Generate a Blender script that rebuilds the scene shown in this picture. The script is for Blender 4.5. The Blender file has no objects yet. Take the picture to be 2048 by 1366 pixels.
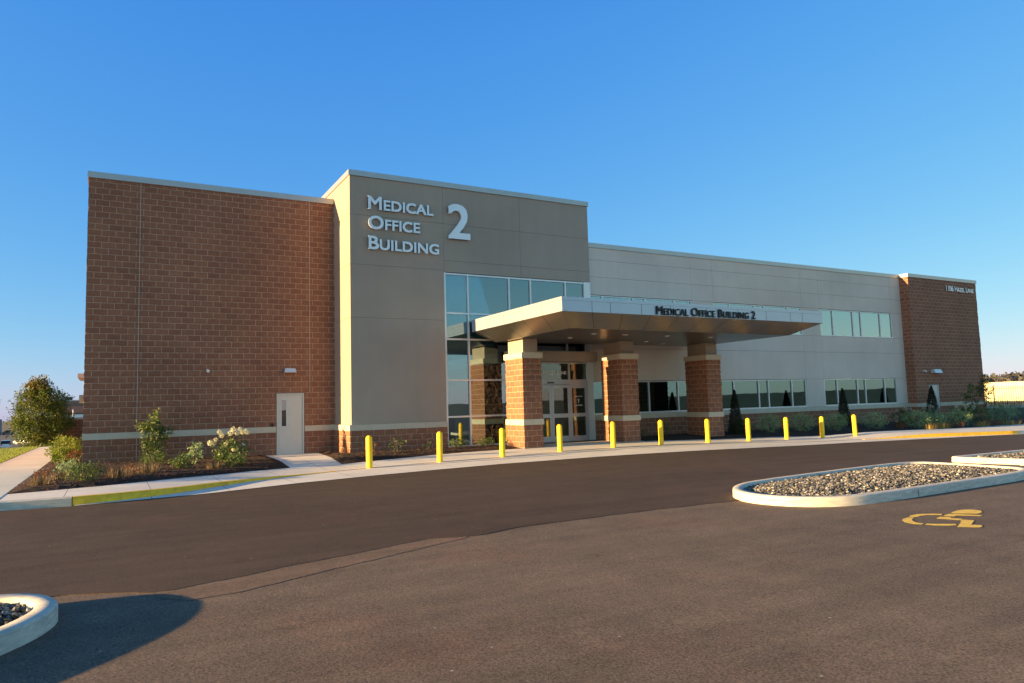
import bpy, math, random
from mathutils import Vector, Matrix, noise
from math import sin, cos, pi, radians, exp, atan2, hypot

scene = bpy.context.scene
COL = scene.collection
random.seed(7)

# ------------------------------------------------------------------ camera
F_PX, CAM = 1433.62, Vector((0.781, -26.945, 1.556))
yaw, pitch, roll = radians(29.25), radians(5.1), radians(-1.625)
Fv = Vector((sin(yaw) * cos(pitch), cos(yaw) * cos(pitch), sin(pitch)))
R0 = Vector((cos(yaw), -sin(yaw), 0)); U0 = R0.cross(Fv)
Rv = R0 * cos(roll) + U0 * sin(roll); Uv = -R0 * sin(roll) + U0 * cos(roll)
cam_data = bpy.data.cameras.new('camera')
cam_data.sensor_fit = 'HORIZONTAL'; cam_data.sensor_width = 36; cam_data.lens = F_PX / 2048 * 36
cam_data.clip_start = 0.1; cam_data.clip_end = 6000
cam = bpy.data.objects.new('camera', cam_data); COL.objects.link(cam)
m = Matrix((Rv, Uv, -Fv)).transposed().to_4x4(); m.translation = CAM
cam.matrix_world = m
scene.camera = cam

# ------------------------------------------------------------------ light
SUN_DIR = Vector((-1.0, 0.098, 0.1316)).normalized()
elev = math.asin(SUN_DIR.z); azim = atan2(SUN_DIR.x, SUN_DIR.y)
world = bpy.data.worlds.new('World'); scene.world = world; world.use_nodes = True
wn = world.node_tree
sky = wn.nodes.new('ShaderNodeTexSky'); sky.sky_type = 'NISHITA'; sky.sun_disc = False
sky.sun_elevation = elev; sky.sun_rotation = azim
sky.altitude = 200; sky.air_density = 1.0; sky.dust_density = 0.25; sky.ozone_density = 3.0
# colour response of the sky: one power and gain per channel (deep blue overhead, pale at the horizon)
EXPOSURE, SKY_STRENGTH = 2.1, 0.10
sep = wn.nodes.new('ShaderNodeSeparateColor'); com = wn.nodes.new('ShaderNodeCombineColor')
wn.links.new(sky.outputs[0], sep.inputs[0])
for ch, (pw, gain) in enumerate(((1.14, .175), (.69, .305), (.21, .696))):
    p_ = wn.nodes.new('ShaderNodeMath'); p_.operation = 'POWER'; p_.inputs[1].default_value = pw
    g_ = wn.nodes.new('ShaderNodeMath'); g_.operation = 'MULTIPLY'; g_.inputs[1].default_value = gain / (SKY_STRENGTH * 2 ** EXPOSURE)
    wn.links.new(sep.outputs[ch], p_.inputs[0]); wn.links.new(p_.outputs[0], g_.inputs[0]); wn.links.new(g_.outputs[0], com.inputs[ch])
# the dome deepens towards the zenith
tc = wn.nodes.new('ShaderNodeTexCoord'); sx_ = wn.nodes.new('ShaderNodeSeparateXYZ'); wn.links.new(tc.outputs['Generated'], sx_.inputs[0])
mr = wn.nodes.new('ShaderNodeMapRange'); mr.interpolation_type = 'SMOOTHSTEP'
for i_, v_ in ((1, .45), (2, .95), (3, 1.0), (4, .45)): mr.inputs[i_].default_value = v_
wn.links.new(sx_.outputs['Z'], mr.inputs[0])
vm = wn.nodes.new('ShaderNodeVectorMath'); vm.operation = 'SCALE'; wn.links.new(com.outputs[0], vm.inputs[0]); wn.links.new(mr.outputs[0], vm.inputs['Scale'])
# warm gain added to the unseen southern sky to brighten the shaded building front
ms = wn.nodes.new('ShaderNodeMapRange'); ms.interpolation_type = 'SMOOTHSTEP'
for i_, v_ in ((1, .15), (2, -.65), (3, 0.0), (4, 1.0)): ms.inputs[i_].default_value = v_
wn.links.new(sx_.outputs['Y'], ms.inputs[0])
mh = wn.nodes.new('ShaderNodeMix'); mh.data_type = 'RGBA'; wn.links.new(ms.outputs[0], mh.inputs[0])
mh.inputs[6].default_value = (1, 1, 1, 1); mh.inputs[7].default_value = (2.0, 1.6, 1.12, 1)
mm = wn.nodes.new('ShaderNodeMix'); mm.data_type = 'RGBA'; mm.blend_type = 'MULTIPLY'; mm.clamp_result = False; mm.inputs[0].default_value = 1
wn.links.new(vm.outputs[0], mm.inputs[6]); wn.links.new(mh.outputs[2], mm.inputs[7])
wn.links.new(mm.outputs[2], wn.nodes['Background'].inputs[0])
wn.nodes['Background'].inputs[1].default_value = SKY_STRENGTH
sd = bpy.data.lights.new('sun', 'SUN'); sd.energy = 4.3; sd.angle = radians(0.55); sd.color = (1.0, 0.66, 0.28)
so = bpy.data.objects.new('sun', sd); COL.objects.link(so)
so.rotation_euler = SUN_DIR.to_track_quat('Z', 'Y').to_euler()
scene.view_settings.view_transform = 'Standard'; scene.view_settings.look = 'None'
scene.view_settings.exposure = EXPOSURE; scene.view_settings.gamma = 1.0
scene.cycles.max_bounces = 8; scene.cycles.transparent_max_bounces = 12

# ------------------------------------------------------------------ helpers
class MB:
    def __init__(s): s.v = []; s.f = []; s.mi = []; s.tint = []
    def quad(s, pts, mi=0, tint=None):
        i = len(s.v); s.v += [tuple(p) for p in pts]; s.f.append(tuple(range(i, i + len(pts)))); s.mi.append(mi)
        if tint is not None: s.tint += [tint] * len(pts)
    def box(s, x0, x1, y0, y1, z0, z1, mi=0, skip=''):
        a = [(x0,y0,z0),(x1,y0,z0),(x1,y1,z0),(x0,y1,z0),(x0,y0,z1),(x1,y0,z1),(x1,y1,z1),(x0,y1,z1)]
        i = len(s.v); s.v += a
        for k, f in (('b',(0,3,2,1)),('t',(4,5,6,7)),('f',(0,1,5,4)),('r',(1,2,6,5)),('k',(2,3,7,6)),('l',(3,0,4,7))):
            if k in skip: continue
            s.f.append(tuple(i + q for q in f)); s.mi.append(mi)
    def tube(s, a, b, r0, r1, n=8, caps=True, mi=0):
        a = Vector(a); b = Vector(b); d = (b - a).normalized()
        u = d.orthogonal().normalized(); w = d.cross(u); i = len(s.v)
        for c, r in ((a, r0), (b, r1)):
            for k in range(n):
                t = 2 * pi * k / n; s.v.append(tuple(c + (u * cos(t) + w * sin(t)) * r))
        for k in range(n):
            s.f.append((i + k, i + (k + 1) % n, i + n + (k + 1) % n, i + n + k)); s.mi.append(mi)
        if caps:
            s.f.append(tuple(i + k for k in range(n))[::-1]); s.mi.append(mi)
            s.f.append(tuple(i + n + k for k in range(n))); s.mi.append(mi)
    def lathe(s, prof, n=20, c=(0, 0, 0), mi=0):
        i = len(s.v)
        for r, z in prof:
            for k in range(n):
                t = 2 * pi * k / n; s.v.append((c[0] + r * cos(t), c[1] + r * sin(t), c[2] + z))
        for j in range(len(prof) - 1):
            for k in range(n):
                s.f.append((i + j*n + k, i + j*n + (k+1) % n, i + (j+1)*n + (k+1) % n, i + (j+1)*n + k)); s.mi.append(mi)
    def prism(s, pts, z0, z1, mi=0):
        """closed polygon (ccw) extruded in z"""
        n = len(pts); i = len(s.v)
        s.v += [(x, y, z0) for x, y in pts] + [(x, y, z1) for x, y in pts]
        for k in range(n):
            s.f.append((i + k, i + (k+1) % n, i + n + (k+1) % n, i + n + k)); s.mi.append(mi)
        s.f.append(tuple(i + n + k for k in range(n))); s.mi.append(mi)
        s.f.append(tuple(i + k for k in range(n))[::-1]); s.mi.append(mi)
    def build(s, name, mats, parent=None, smooth=False, uv=True, loc=None):
        me = bpy.data.meshes.new(name)
        me.from_pydata(s.v, [], s.f)
        if not isinstance(mats, (list, tuple)): mats = [mats]
        for mt in mats: me.materials.append(mt)
        if len(mats) > 1: me.polygons.foreach_set('material_index', s.mi)
        if smooth: me.polygons.foreach_set('use_smooth', [True] * len(me.polygons))
        if s.tint and len(s.tint) == len(s.v):
            at = me.attributes.new('tint', 'FLOAT', 'POINT'); at.data.foreach_set('value', s.tint)
        elif uv and len(s.f) < 60000:
            l = me.uv_layers.new(name='UVMap'); dat = l.data; vs = me.vertices
            for p in me.polygons:
                nx, ny, nz = abs(p.normal.x), abs(p.normal.y), abs(p.normal.z)
                for li in p.loop_indices:
                    c = vs[me.loops[li].vertex_index].co
                    if nz > nx and nz > ny: dat[li].uv = (c.x, c.y)
                    elif nx > ny: dat[li].uv = (c.y, c.z)
                    else: dat[li].uv = (c.x, c.z)
        me.update()
        o = bpy.data.objects.new(name, me); COL.objects.link(o)
        if parent is not None: o.parent = parent
        if loc is not None: o.location = loc
        return o

def tag(o, label=None, cat=None, group=None, kind=None):
    if label: o['label'] = label
    if cat: o['category'] = cat
    if group: o['group'] = group
    if kind: o['kind'] = kind
    return o
def empty(name, loc, label, cat, group=None, rz=0):
    o = bpy.data.objects.new(name, None); COL.objects.link(o)
    o.location = loc; o.rotation_euler = (0, 0, rz); o.empty_display_size = .2
    return tag(o, label, cat, group)
def copy_tree(o, parent=None):
    c = o.copy(); COL.objects.link(c); c.parent = parent
    for ch in list(o.children): copy_tree(ch, c)
    return c
def cl(v, a=0., b=1.): return max(a, min(b, v))
def sm(a, b, x): t = cl((x - a) / (b - a)); return t * t * (3 - 2 * t)
def lerp_pts(pts, x):
    if x <= pts[0][0]: return pts[0][1]
    for (a, b), (c, d) in zip(pts, pts[1:]):
        if x <= c: return b + (d - b) * (x - a) / (c - a)
    return pts[-1][1]

# ------------------------------------------------------------------ materials
class NT:
    def __init__(s, name):
        s.m = bpy.data.materials.new(name); s.m.use_nodes = True; s.t = s.m.node_tree
        s.b = s.t.nodes['Principled BSDF']; s.out = s.t.nodes['Material Output']
    def n(s, typ, **k):
        nd = s.t.nodes.new(typ)
        for a, v in k.items(): setattr(nd, a, v)
        return nd
    def l(s, a, b): s.t.links.new(a, b)
    def coord(s, which='Object', scale=None):
        c = s.n('ShaderNodeTexCoord').outputs[which]
        if scale:
            mp = s.n('ShaderNodeMapping'); mp.inputs['Scale'].default_value = scale; s.l(c, mp.inputs[0]); c = mp.outputs[0]
        return c
    def noise(s, vec, scale, detail=3, rough=.5, out='Fac'):
        nd = s.n('ShaderNodeTexNoise'); nd.inputs['Scale'].default_value = scale
        nd.inputs['Detail'].default_value = detail; nd.inputs['Roughness'].default_value = rough
        if vec: s.l(vec, nd.inputs['Vector'])
        return nd.outputs[out]
    def ramp(s, fac, stops, interp='LINEAR'):
        r = s.n('ShaderNodeValToRGB'); r.color_ramp.interpolation = interp; e = r.color_ramp.elements
        while len(e) < len(stops): e.new(.5)
        for k, (p, c) in enumerate(stops):
            e[k].position = p; e[k].color = (*c, 1) if len(c) == 3 else c
        s.l(fac, r.inputs[0]); return r.outputs[0]
    def mix(s, fac, a, b, blend='MIX'):
        nd = s.n('ShaderNodeMix', data_type='RGBA', blend_type=blend)
        for sock, v in ((nd.inputs[0], fac), (nd.inputs[6], a), (nd.inputs[7], b)):
            if hasattr(v, 'links'): s.l(v, sock)
            elif isinstance(v, (int, float)): sock.default_value = v
            else: sock.default_value = (*v, 1)
        return nd.outputs[2]
    def math(s, op, a, b=None):
        nd = s.n('ShaderNodeMath', operation=op)
        for i, v in enumerate((a, b)):
            if v is None: continue
            if hasattr(v, 'links'): s.l(v, nd.inputs[i])
            else: nd.inputs[i].default_value = v
        return nd.outputs[0]
    def bump(s, h, strength, dist, normal=None):
        nd = s.n('ShaderNodeBump'); nd.inputs['Strength'].default_value = strength; nd.inputs['Distance'].default_value = dist
        s.l(h, nd.inputs['Height'])
        if normal: s.l(normal, nd.inputs['Normal'])
        s.l(nd.outputs[0], s.b.inputs['Normal']); return nd.outputs[0]
    def color(s, c):
        if hasattr(c, 'links'): s.l(c, s.b.inputs['Base Color'])
        else: s.b.inputs['Base Color'].default_value = (*c, 1)
    def set(s, **k):
        for a, v in k.items(): s.b.inputs[a.replace('_', ' ')].default_value = v

def plain(name, c, rough=.6, metal=0., var=.12, vscale=6., bump=0., spec=.5, fine=0):
    t = NT(name); v = t.coord()
    a = tuple(x * (1 - var) for x in c); b = tuple(min(1, x * (1 + var)) for x in c)
    nz = t.noise(v, vscale, 4, .6)
    t.color(t.ramp(nz, [(.3, a), (.7, b)])); t.set(Roughness=rough, Metallic=metal, Specular_IOR_Level=spec)
    if bump: t.bump(t.noise(v, fine or vscale * 12, 3), bump, .01)
    return t.m

def brick_mat(name, c1, c2, mortar, msize=.009):
    t = NT(name); uv = t.coord('UV')
    mp = t.n('ShaderNodeMapping'); mp.inputs['Location'].default_value = (0, -0.017, 0); t.l(uv, mp.inputs[0])
    wob = t.noise(uv, 9, 2, .5, 'Color')
    wv = t.mix(.006, mp.outputs[0], wob)
    br = t.n('ShaderNodeTexBrick'); br.offset = .5
    t.l(mp.outputs[0], br.inputs['Vector'])
    br.inputs['Scale'].default_value = 1; br.inputs['Brick Width'].default_value = .4064; br.inputs['Row Height'].default_value = .2032
    br.inputs['Mortar Size'].default_value = msize; br.inputs['Mortar Smooth'].default_value = .15; br.inputs['Bias'].default_value = 0
    br.inputs['Color1'].default_value = (*c1, 1); br.inputs['Color2'].default_value = (*c2, 1); br.inputs['Mortar'].default_value = (*mortar, 1)
    big = t.noise(uv, .5, 3, .5); fine = t.noise(uv, 45, 4, .65); mid = t.noise(uv, 9, 3, .6)
    c = t.mix(1, br.outputs['Color'], t.ramp(fine, [(.25, (.72,.72,.72)), (.75, (1.25,1.25,1.25))]), 'MULTIPLY')
    c = t.mix(1, c, t.ramp(mid, [(.3, (.86,.88,.9)), (.7, (1.12,1.1,1.08))]), 'MULTIPLY')
    c = t.mix(1, c, t.ramp(big, [(.3, (.9,.9,.92)), (.7, (1.1,1.08,1.06))]), 'MULTIPLY')
    # washed, weathered joints: the joint colour comes and goes
    t.color(c); t.set(Roughness=.92, Specular_IOR_Level=.2)
    h = t.math('ADD', t.math('MULTIPLY', mid, 1.0), t.math('MULTIPLY', fine, .5))
    h = t.math('SUBTRACT', h, t.math('MULTIPLY', br.outputs['Fac'], .5))
    t.bump(h, .8, .02)
    return t.m

M = {}
M['brick'] = brick_mat('split_face_block', (.290,.138,.084), (.235,.108,.070), (.49,.335,.235))
M['stone'] = plain('cast_stone', (.52,.47,.37), .85, var=.08, vscale=3, bump=.15)
M['coping'] = plain('coping_metal', (.40,.40,.40), .4, .6, var=.05, vscale=2)
M['caulk'] = plain('joint_sealant', (.5,.42,.36), .8)
def stucco(name, c):
    t = NT(name); v = t.coord()
    a = t.noise(v, .35, 4, .55); b = t.noise(v, 60, 3, .6)
    st = t.noise(t.coord('Object', (3.5, 3.5, .22)), 1.0, 4, .6)
    base = t.mix(1, t.ramp(a, [(.35, tuple(x*.93 for x in c)), (.65, tuple(x*1.06 for x in c))]), t.ramp(st, [(.35,(.98,.98,.978)),(.65,(1.015,1.015,1.015))]), 'MULTIPLY')
    t.color(t.mix(1, base, t.ramp(b, [(.3,(.93,.93,.93)),(.7,(1.05,1.05,1.05))]), 'MULTIPLY'))
    t.set(Roughness=.95, Specular_IOR_Level=.15); t.bump(b, .35, .004); return t.m
M['tan'] = stucco('tan_render', (.365,.305,.25))
M['grey'] = stucco('grey_render', (.64,.565,.49))
M['groove'] = plain('reveal_joint', (.26,.24,.21), .9)
M['alu'] = plain('window_aluminium', (.62,.64,.65), .38, .35, var=.04)
M['canopy'] = plain('canopy_panel', (.40,.45,.54), .32, .4, var=.03, vscale=1.5)
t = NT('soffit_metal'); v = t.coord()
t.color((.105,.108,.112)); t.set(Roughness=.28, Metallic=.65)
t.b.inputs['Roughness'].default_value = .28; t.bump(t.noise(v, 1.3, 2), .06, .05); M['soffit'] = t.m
M['seam'] = plain('panel_seam', (.03,.03,.035), .8)
M['black'] = plain('black_metal', (.012,.012,.014), .45, .2)
M['door'] = plain('painted_door', (.56,.55,.50), .45, var=.03)
M['letter'] = plain('brushed_letter', (.72,.74,.78), .35, .3, var=.04)
M['white'] = plain('white_plastic', (.8,.8,.78), .4, var=.03)
M['vinyl'] = plain('vinyl_letter', (.75,.78,.78), .5, var=.02)
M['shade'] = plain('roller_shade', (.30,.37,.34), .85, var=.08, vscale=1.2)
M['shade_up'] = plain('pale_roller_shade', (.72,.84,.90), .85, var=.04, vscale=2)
M['interior'] = plain('interior_wall', (.42,.40,.36), .9)
M['interior_dark'] = plain('interior_floor', (.10,.09,.08), .6)
M['yellow'] = plain('yellow_sleeve', (.92,.60,.01), .5, var=.10, vscale=9)
M['yellow_paint'] = plain('yellow_kerb_paint', (.95,.50,.03), .7, var=.22, vscale=7, bump=.2)
M['symbol'] = plain('symbol_paint', (.95,.56,.08), .75, var=.2, vscale=14)
M['redpaint'] = plain('red_line_paint', (.42,.07,.06), .7, var=.2)

def glass(name, tint, refl, rough=.0, ior=2.1, add=.12):
    t = NT(name); t.t.nodes.remove(t.b)
    g = t.n('ShaderNodeBsdfGlossy'); g.inputs['Roughness'].default_value = rough; g.inputs['Color'].default_value = (*refl, 1)
    tr = t.n('ShaderNodeBsdfTransparent'); tr.inputs['Color'].default_value = (*tint, 1)
    fr = t.n('ShaderNodeFresnel'); fr.inputs['IOR'].default_value = ior
    v = t.coord(); nb = t.n('ShaderNodeBump'); nb.inputs['Strength'].default_value = .03; nb.inputs['Distance'].default_value = .03
    t.l(t.noise(v, .9, 1), nb.inputs['Height']); t.l(nb.outputs[0], g.inputs['Normal'])
    f = t.math('ADD', fr.outputs[0], add); mx = t.n('ShaderNodeMixShader')
    t.l(f, mx.inputs[0]); t.l(tr.outputs[0], mx.inputs[1]); t.l(g.outputs[0], mx.inputs[2]); t.l(mx.outputs[0], t.out.inputs[0])
    return t.m
M['glass'] = glass('tinted_glass', (.30,.50,.58), (.62,.78,.90))
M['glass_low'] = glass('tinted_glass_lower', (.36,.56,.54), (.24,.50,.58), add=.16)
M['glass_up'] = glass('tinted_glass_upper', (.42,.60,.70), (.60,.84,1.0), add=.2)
M['glass_clear'] = glass('clear_glass', (.5,.56,.54), (.8,.88,.9), ior=1.6, add=.02)

def asphalt(name, c, speck, rs):
    t = NT(name); v = t.coord()
    big = t.noise(v, .22, 5, .6); mid = t.noise(v, 1.7, 5, .65); fine = t.noise(v, 52, 5, .8); vf = t.noise(v, 210, 2, .6)
    col = t.ramp(big, [(.3, tuple(x*.86 for x in c)), (.7, tuple(x*1.14 for x in c))])
    col = t.mix(1, col, t.ramp(mid, [(.32,(.86,.86,.87)),(.68,(1.12,1.11,1.1))]), 'MULTIPLY')
    col = t.mix(1, col, t.ramp(fine, [(.36,(1-speck,)*3),(.64,(1+speck,)*3)]), 'MULTIPLY')
    stk = t.noise(t.coord('Object', (.16, 2.2, 1)), 1.3, 4, .6); col = t.mix(1, col, t.ramp(stk, [(.34,(.88,.88,.88)),(.66,(1.1,1.1,1.09))]), 'MULTIPLY')
    red = t.ramp(t.noise(v, .55, 4, .6), [(.55,(0,0,0)),(.68,(.35,.35,.35))]); col = t.mix(red, col, t.mix(1, col, (1.35,1.02,.98), 'MULTIPLY'))
    zone = t.ramp(t.noise(v, .9, 3, .5), [(.4,(.0,.0,.0)),(.62,(.55,.55,.55))])
    col = t.mix(zone, col, t.mix(1, col, t.ramp(t.noise(v, 17, 4, .75), [(.4,(.72,.72,.73)),(.6,(1.18,1.17,1.15))]), 'MULTIPLY'))
    vo = t.n('ShaderNodeTexVoronoi'); vo.inputs['Scale'].default_value = 2.6; t.l(v, vo.inputs['Vector'])
    sp = t.ramp(vo.outputs['Distance'], [(.0,(1,1,1)),(.026,(1,1,1)),(.032,(0,0,0))])
    col = t.mix(sp, col, (.38,.36,.33))
    t.color(col); t.set(Roughness=rs, Specular_IOR_Level=.25)
    h = t.math('ADD', t.math('MULTIPLY', fine, 1.), t.math('MULTIPLY', vf, .5)); t.bump(h, .8, .008)
    return t.m
M['road'] = asphalt('new_asphalt', (.078,.054,.040), .36, .85)
M['lot'] = asphalt('lot_asphalt', (.160,.120,.090), .62, .9)
M['patch'] = asphalt('feathered_patch', (.168,.118,.086), .38, .9)
M['farlot'] = plain('far_asphalt', (.07,.07,.075), .9, var=.2, vscale=.05)

def concrete(name, c, grid=1.55, joint=True, stain=0.):
    t = NT(name); v = t.coord()
    a = t.noise(v, .7, 5, .6); b = t.noise(v, 90, 3, .6)
    col = t.ramp(a, [(.3, tuple(x*.88 for x in c)), (.7, tuple(x*1.08 for x in c))])
    col = t.mix(1, col, t.ramp(b, [(.3,(.9,.9,.9)),(.7,(1.08,1.08,1.08))]), 'MULTIPLY')
    if joint:
        br = t.n('ShaderNodeTexBrick'); br.offset = 0; t.l(v, br.inputs['Vector']); br.inputs['Scale'].default_value = 1
        br.inputs['Brick Width'].default_value = grid; br.inputs['Row Height'].default_value = 30.; br.inputs['Mortar Size'].default_value = .008
        col = t.mix(br.outputs['Fac'], col, tuple(x*.35 for x in c))
    if stain:
        s_ = t.noise(t.coord('Object', (1, 1, 5)), 4.5, 6, .7); col = t.mix(1, col, t.ramp(s_, [(.38,(1-stain, 1-stain, 1-stain)),(.56,(1.04,1.04,1.03))]), 'MULTIPLY')
    t.color(col); t.set(Roughness=.9, Specular_IOR_Level=.25); t.bump(b, .4, .004)
    return t.m
M['concrete'] = concrete('broomed_concrete', (.76,.71,.64))
M['kerb'] = concrete('kerb_concrete', (.60,.56,.49), joint=False, stain=.22)
M['mulch'] = plain('mulch_soil', (.022,.008,.005), 1, var=.5, vscale=22, bump=.8)
t = NT('mulch_chip'); a = t.n('ShaderNodeAttribute', attribute_name='tint')
t.color(t.ramp(a.outputs['Fac'], [(0,(.03,.010,.006)),(.6,(.10,.032,.018)),(1,(.26,.10,.06))])); t.set(Roughness=.95); M['chip'] = t.m
t = NT('gravel_stone'); a = t.n('ShaderNodeAttribute', attribute_name='tint')
t.color(t.ramp(a.outputs['Fac'], [(0,(.028,.028,.030)),(.5,(.105,.10,.096)),(.85,(.25,.235,.22)),(1,(.46,.43,.41))])); t.set(Roughness=.8); M['stone_bit'] = t.m
M['gravel_bed'] = plain('gravel_bed', (.10,.098,.09), 1, var=.4, vscale=25, bump=.6)
def leafmat(name, lo, mid, hi, trans=.35):
    t = NT(name); a = t.n('ShaderNodeAttribute', attribute_name='tint')
    c = t.ramp(a.outputs['Fac'], [(0, lo), (.5, mid), (1, hi)])
    t.color(c); t.set(Roughness=.55, Specular_IOR_Level=.35)
    tl = t.n('ShaderNodeBsdfTranslucent'); t.l(c, tl.inputs[0])
    mx = t.n('ShaderNodeMixShader'); mx.inputs[0].default_value = trans
    t.l(t.b.outputs[0], mx.inputs[1]); t.l(tl.outputs[0], mx.inputs[2]); t.l(mx.outputs[0], t.out.inputs[0]); return t.m
M['leaf_tree'] = leafmat('tree_leaf', (.03,.06,.012), (.105,.155,.026), (.20,.15,.035))
M['leaf_green'] = leafmat('shrub_leaf', (.025,.055,.014), (.07,.12,.03), (.20,.24,.07))
M['leaf_bright'] = leafmat('bright_leaf', (.06,.10,.012), (.14,.20,.03), (.28,.31,.05), .45)
M['leaf_sage'] = leafmat('sage_leaf', (.13,.21,.10), (.26,.38,.17), (.42,.55,.28))
M['leaf_dark'] = leafmat('conifer_leaf', (.006,.012,.006), (.012,.022,.009), (.025,.04,.016), .1)
M['leaf_red'] = leafmat('red_leaf', (.10,.03,.015), (.18,.07,.03), (.25,.13,.05))
M['straw'] = leafmat('straw_blade', (.06,.042,.022), (.14,.10,.055), (.28,.22,.13))
M['gold'] = leafmat('gold_blade', (.22,.15,.03), (.40,.28,.07), (.52,.36,.12))
M['petal'] = leafmat('cream_petal', (.48,.50,.32), (.68,.66,.48), (.82,.78,.62), .25)
M['petal_pink'] = leafmat('faded_petal', (.30,.24,.18), (.42,.34,.27), (.60,.52,.45), .25)
M['grass'] = leafmat('grass_blade', (.12,.19,.02), (.22,.30,.035), (.34,.40,.06), .4)
M['lawn'] = plain('lawn_base', (.14,.20,.03), 1, var=.3, vscale=9)
M['bark'] = plain('bark', (.10,.075,.055), .95, var=.3, vscale=30, bump=.6)
M['field'] = plain('field_ground', (.085,.07,.045), 1, var=.3, vscale=.3)

# ------------------------------------------------------------------ ground heights (metres)
def road_z(x, y): return -0.15 - 0.011*cl(x-19, 0, 22) + 0.075*exp(-((x-16.5)/5.5)**2)*sm(-17, -9, y)
def front_z(x): return road_z(x, -6) + 0.006 + 0.145*(1-sm(.2, 6.3, x)) + 0.13*sm(27.5, 31.5, x)
def walk_z(x, y):
    f = front_z(x); return f + (0-f)*cl((y+6.05)/3.05)
def terrain_z(x, y):
    z = -0.42 - .011*cl(x-19, 0, 22)
    z -= 3.6 * sm(21, 62, y) * sm(24, 4, x)               # falls away to the lower parking lot behind, on the left
    z += 3.6 * sm(104, 124, y) * sm(-10.5, -8.5, x) * sm(24, 4, x)
    z += 0.9 * sm(50, 60, x)
    z += 7.0 * sm(260, 620, x) * sm(24, 90, x)
    return z
EDGE = [(-30,-11.2),(-1,-10.36),(.16,-10.52),(1.51,-10.34),(2.67,-10.15),(4.74,-9.40),(6.87,-8.92),(8.65,-8.68),(10.59,-8.55),(13.8,-8.9),(16,-9.3),(19,-9.7),(22,-9.55),(25.3,-9.35),(28.8,-9.62),(32,-9.85),(35,-10.15),(50,-11.5),(70,-13)]
FRONT = [(-30,-11.1),(-1,-10.26),(.16,-10.40),(.9,-10.22),(1.53,-9.92),(2.13,-9.54),(2.93,-8.82),(3.8,-8.12),(4.6,-7.68),(5.3,-7.35),(6.3,-6.95),(7.33,-6.66),(9.65,-6.40),(11.9,-6.36),(14.3,-6.1),(16.6,-6.1),(18.7,-6.25),(21.2,-6.5),(23,-7.2),(24.4,-8.0),(27.5,-8.2),(29.8,-8.7),(32.2,-9.3),(35.2,-9.98),(50,-11.4),(70,-12.9)]
JOINT = [(-40,-18.7),(0,-18.6),(.4,-18.6),(.75,-18.76),(1.15,-19.0),(1.35,-19.03),(1.84,-18.87),(2.67,-18.58),(3.28,-18.42),(4.4,-18.05),(4.7,-18.17),(5.05,-18.22),(5.9,-18.0),(8.25,-17.95),(9.96,-18.05),(12,-18),(70,-18)]
def edge_y(x): return lerp_pts(EDGE, x)
def front_y(x): return lerp_pts(FRONT, x)
def joint_y(x):
    return lerp_pts(JOINT, x) + .035*noise.noise(Vector((x*2.2, 0, 3))) + .015*noise.noise(Vector((x*9, 5, 3)))
def wall_y(x): return 0.2 if x < 8.2 else (-1.9 if x < 47.5 else 6.0)

def sheet(xs, ylo, yhi, zf, n, off=0., power=1.):
    mb = MB(); rows = []
    for x in xs:
        a, b = ylo(x), yhi(x); base = len(mb.v)
        for j in range(n + 1):
            y = a + (b - a) * (j / n) ** power; mb.v.append((x, y, zf(x, y) + off))
        rows.append(base)
    for r0, r1 in zip(rows, rows[1:]):
        for j in range(n): mb.f.append((r0+j, r1+j, r1+j+1, r0+j+1)); mb.mi.append(0)
    return mb
def frange(a, b, st):
    out = []; v = a
    while v < b - 1e-6: out.append(v); v += st
    return out + [b]

# terrain: one sheet out to the horizon
def axis():
    p = sorted(set([-3000,-1500,-800,-400,-200,-120,-80] + [float(v) for v in range(-60, 140, 3)] + [150,170,200,240,260,300,350,400,460,520,580,620,800,1500,3000]))
    return p
ax = axis(); mb = MB()
for x in ax:
    for y in ax: mb.v.append((x, y, terrain_z(x, y)))
n = len(ax)
for i in range(n-1):
    for j in range(n-1):
        a = i*n+j; mb.f.append((a, a+n, a+n+1, a+1)); mb.mi.append(0)
o = mb.build('ground', M['field'], uv=False); tag(o, kind='structure')

xs = frange(-40, -2, 2) + frange(-1.9, 14, .06) + frange(14.2, 40, .4) + frange(42, 70, 2)
o = sheet(xs, joint_y, lambda x: edge_y(x) + .03, road_z, 10, .008).build('road', M['road'], uv=False); tag(o, kind='structure')
# short lip of the newer asphalt layer along the joint
mb = MB()
for x0, x1 in zip(xs, xs[1:]):
    y0, y1 = joint_y(x0), joint_y(x1)
    mb.quad([(x0,y0,road_z(x0,y0)-.02),(x1,y1,road_z(x1,y1)-.02),(x1,y1,road_z(x1,y1)+.008),(x0,y0,road_z(x0,y0)+.008)])
o = mb.build('road_edge', M['road'], uv=False); tag(o, kind='structure')
o = sheet(frange(-100, -60, 10) + frange(-59, 70, 1.0) + frange(75, 160, 10), lambda x: -160., lambda x: -16.5, road_z, 12).build('parking_lot', M['lot'], uv=False); tag(o, kind='structure')
# thin feathered patch of lighter asphalt next to the joint
P = [(1.2,-19.3),(1.45,-19.54),(1.89,-19.50),(2.3,-19.33),(2.81,-19.1),(3.51,-18.83),(4.3,-18.5),(4.9,-18.27)]
o = sheet(frange(1.2, 4.9, .05), lambda x: min(lerp_pts(P, x) + .02*noise.noise(Vector((x*6, 2, 0))), joint_y(x)-.01), joint_y, road_z, 3, .004).build('feathered_asphalt', M['patch'], uv=False); tag(o, kind='structure')

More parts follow.
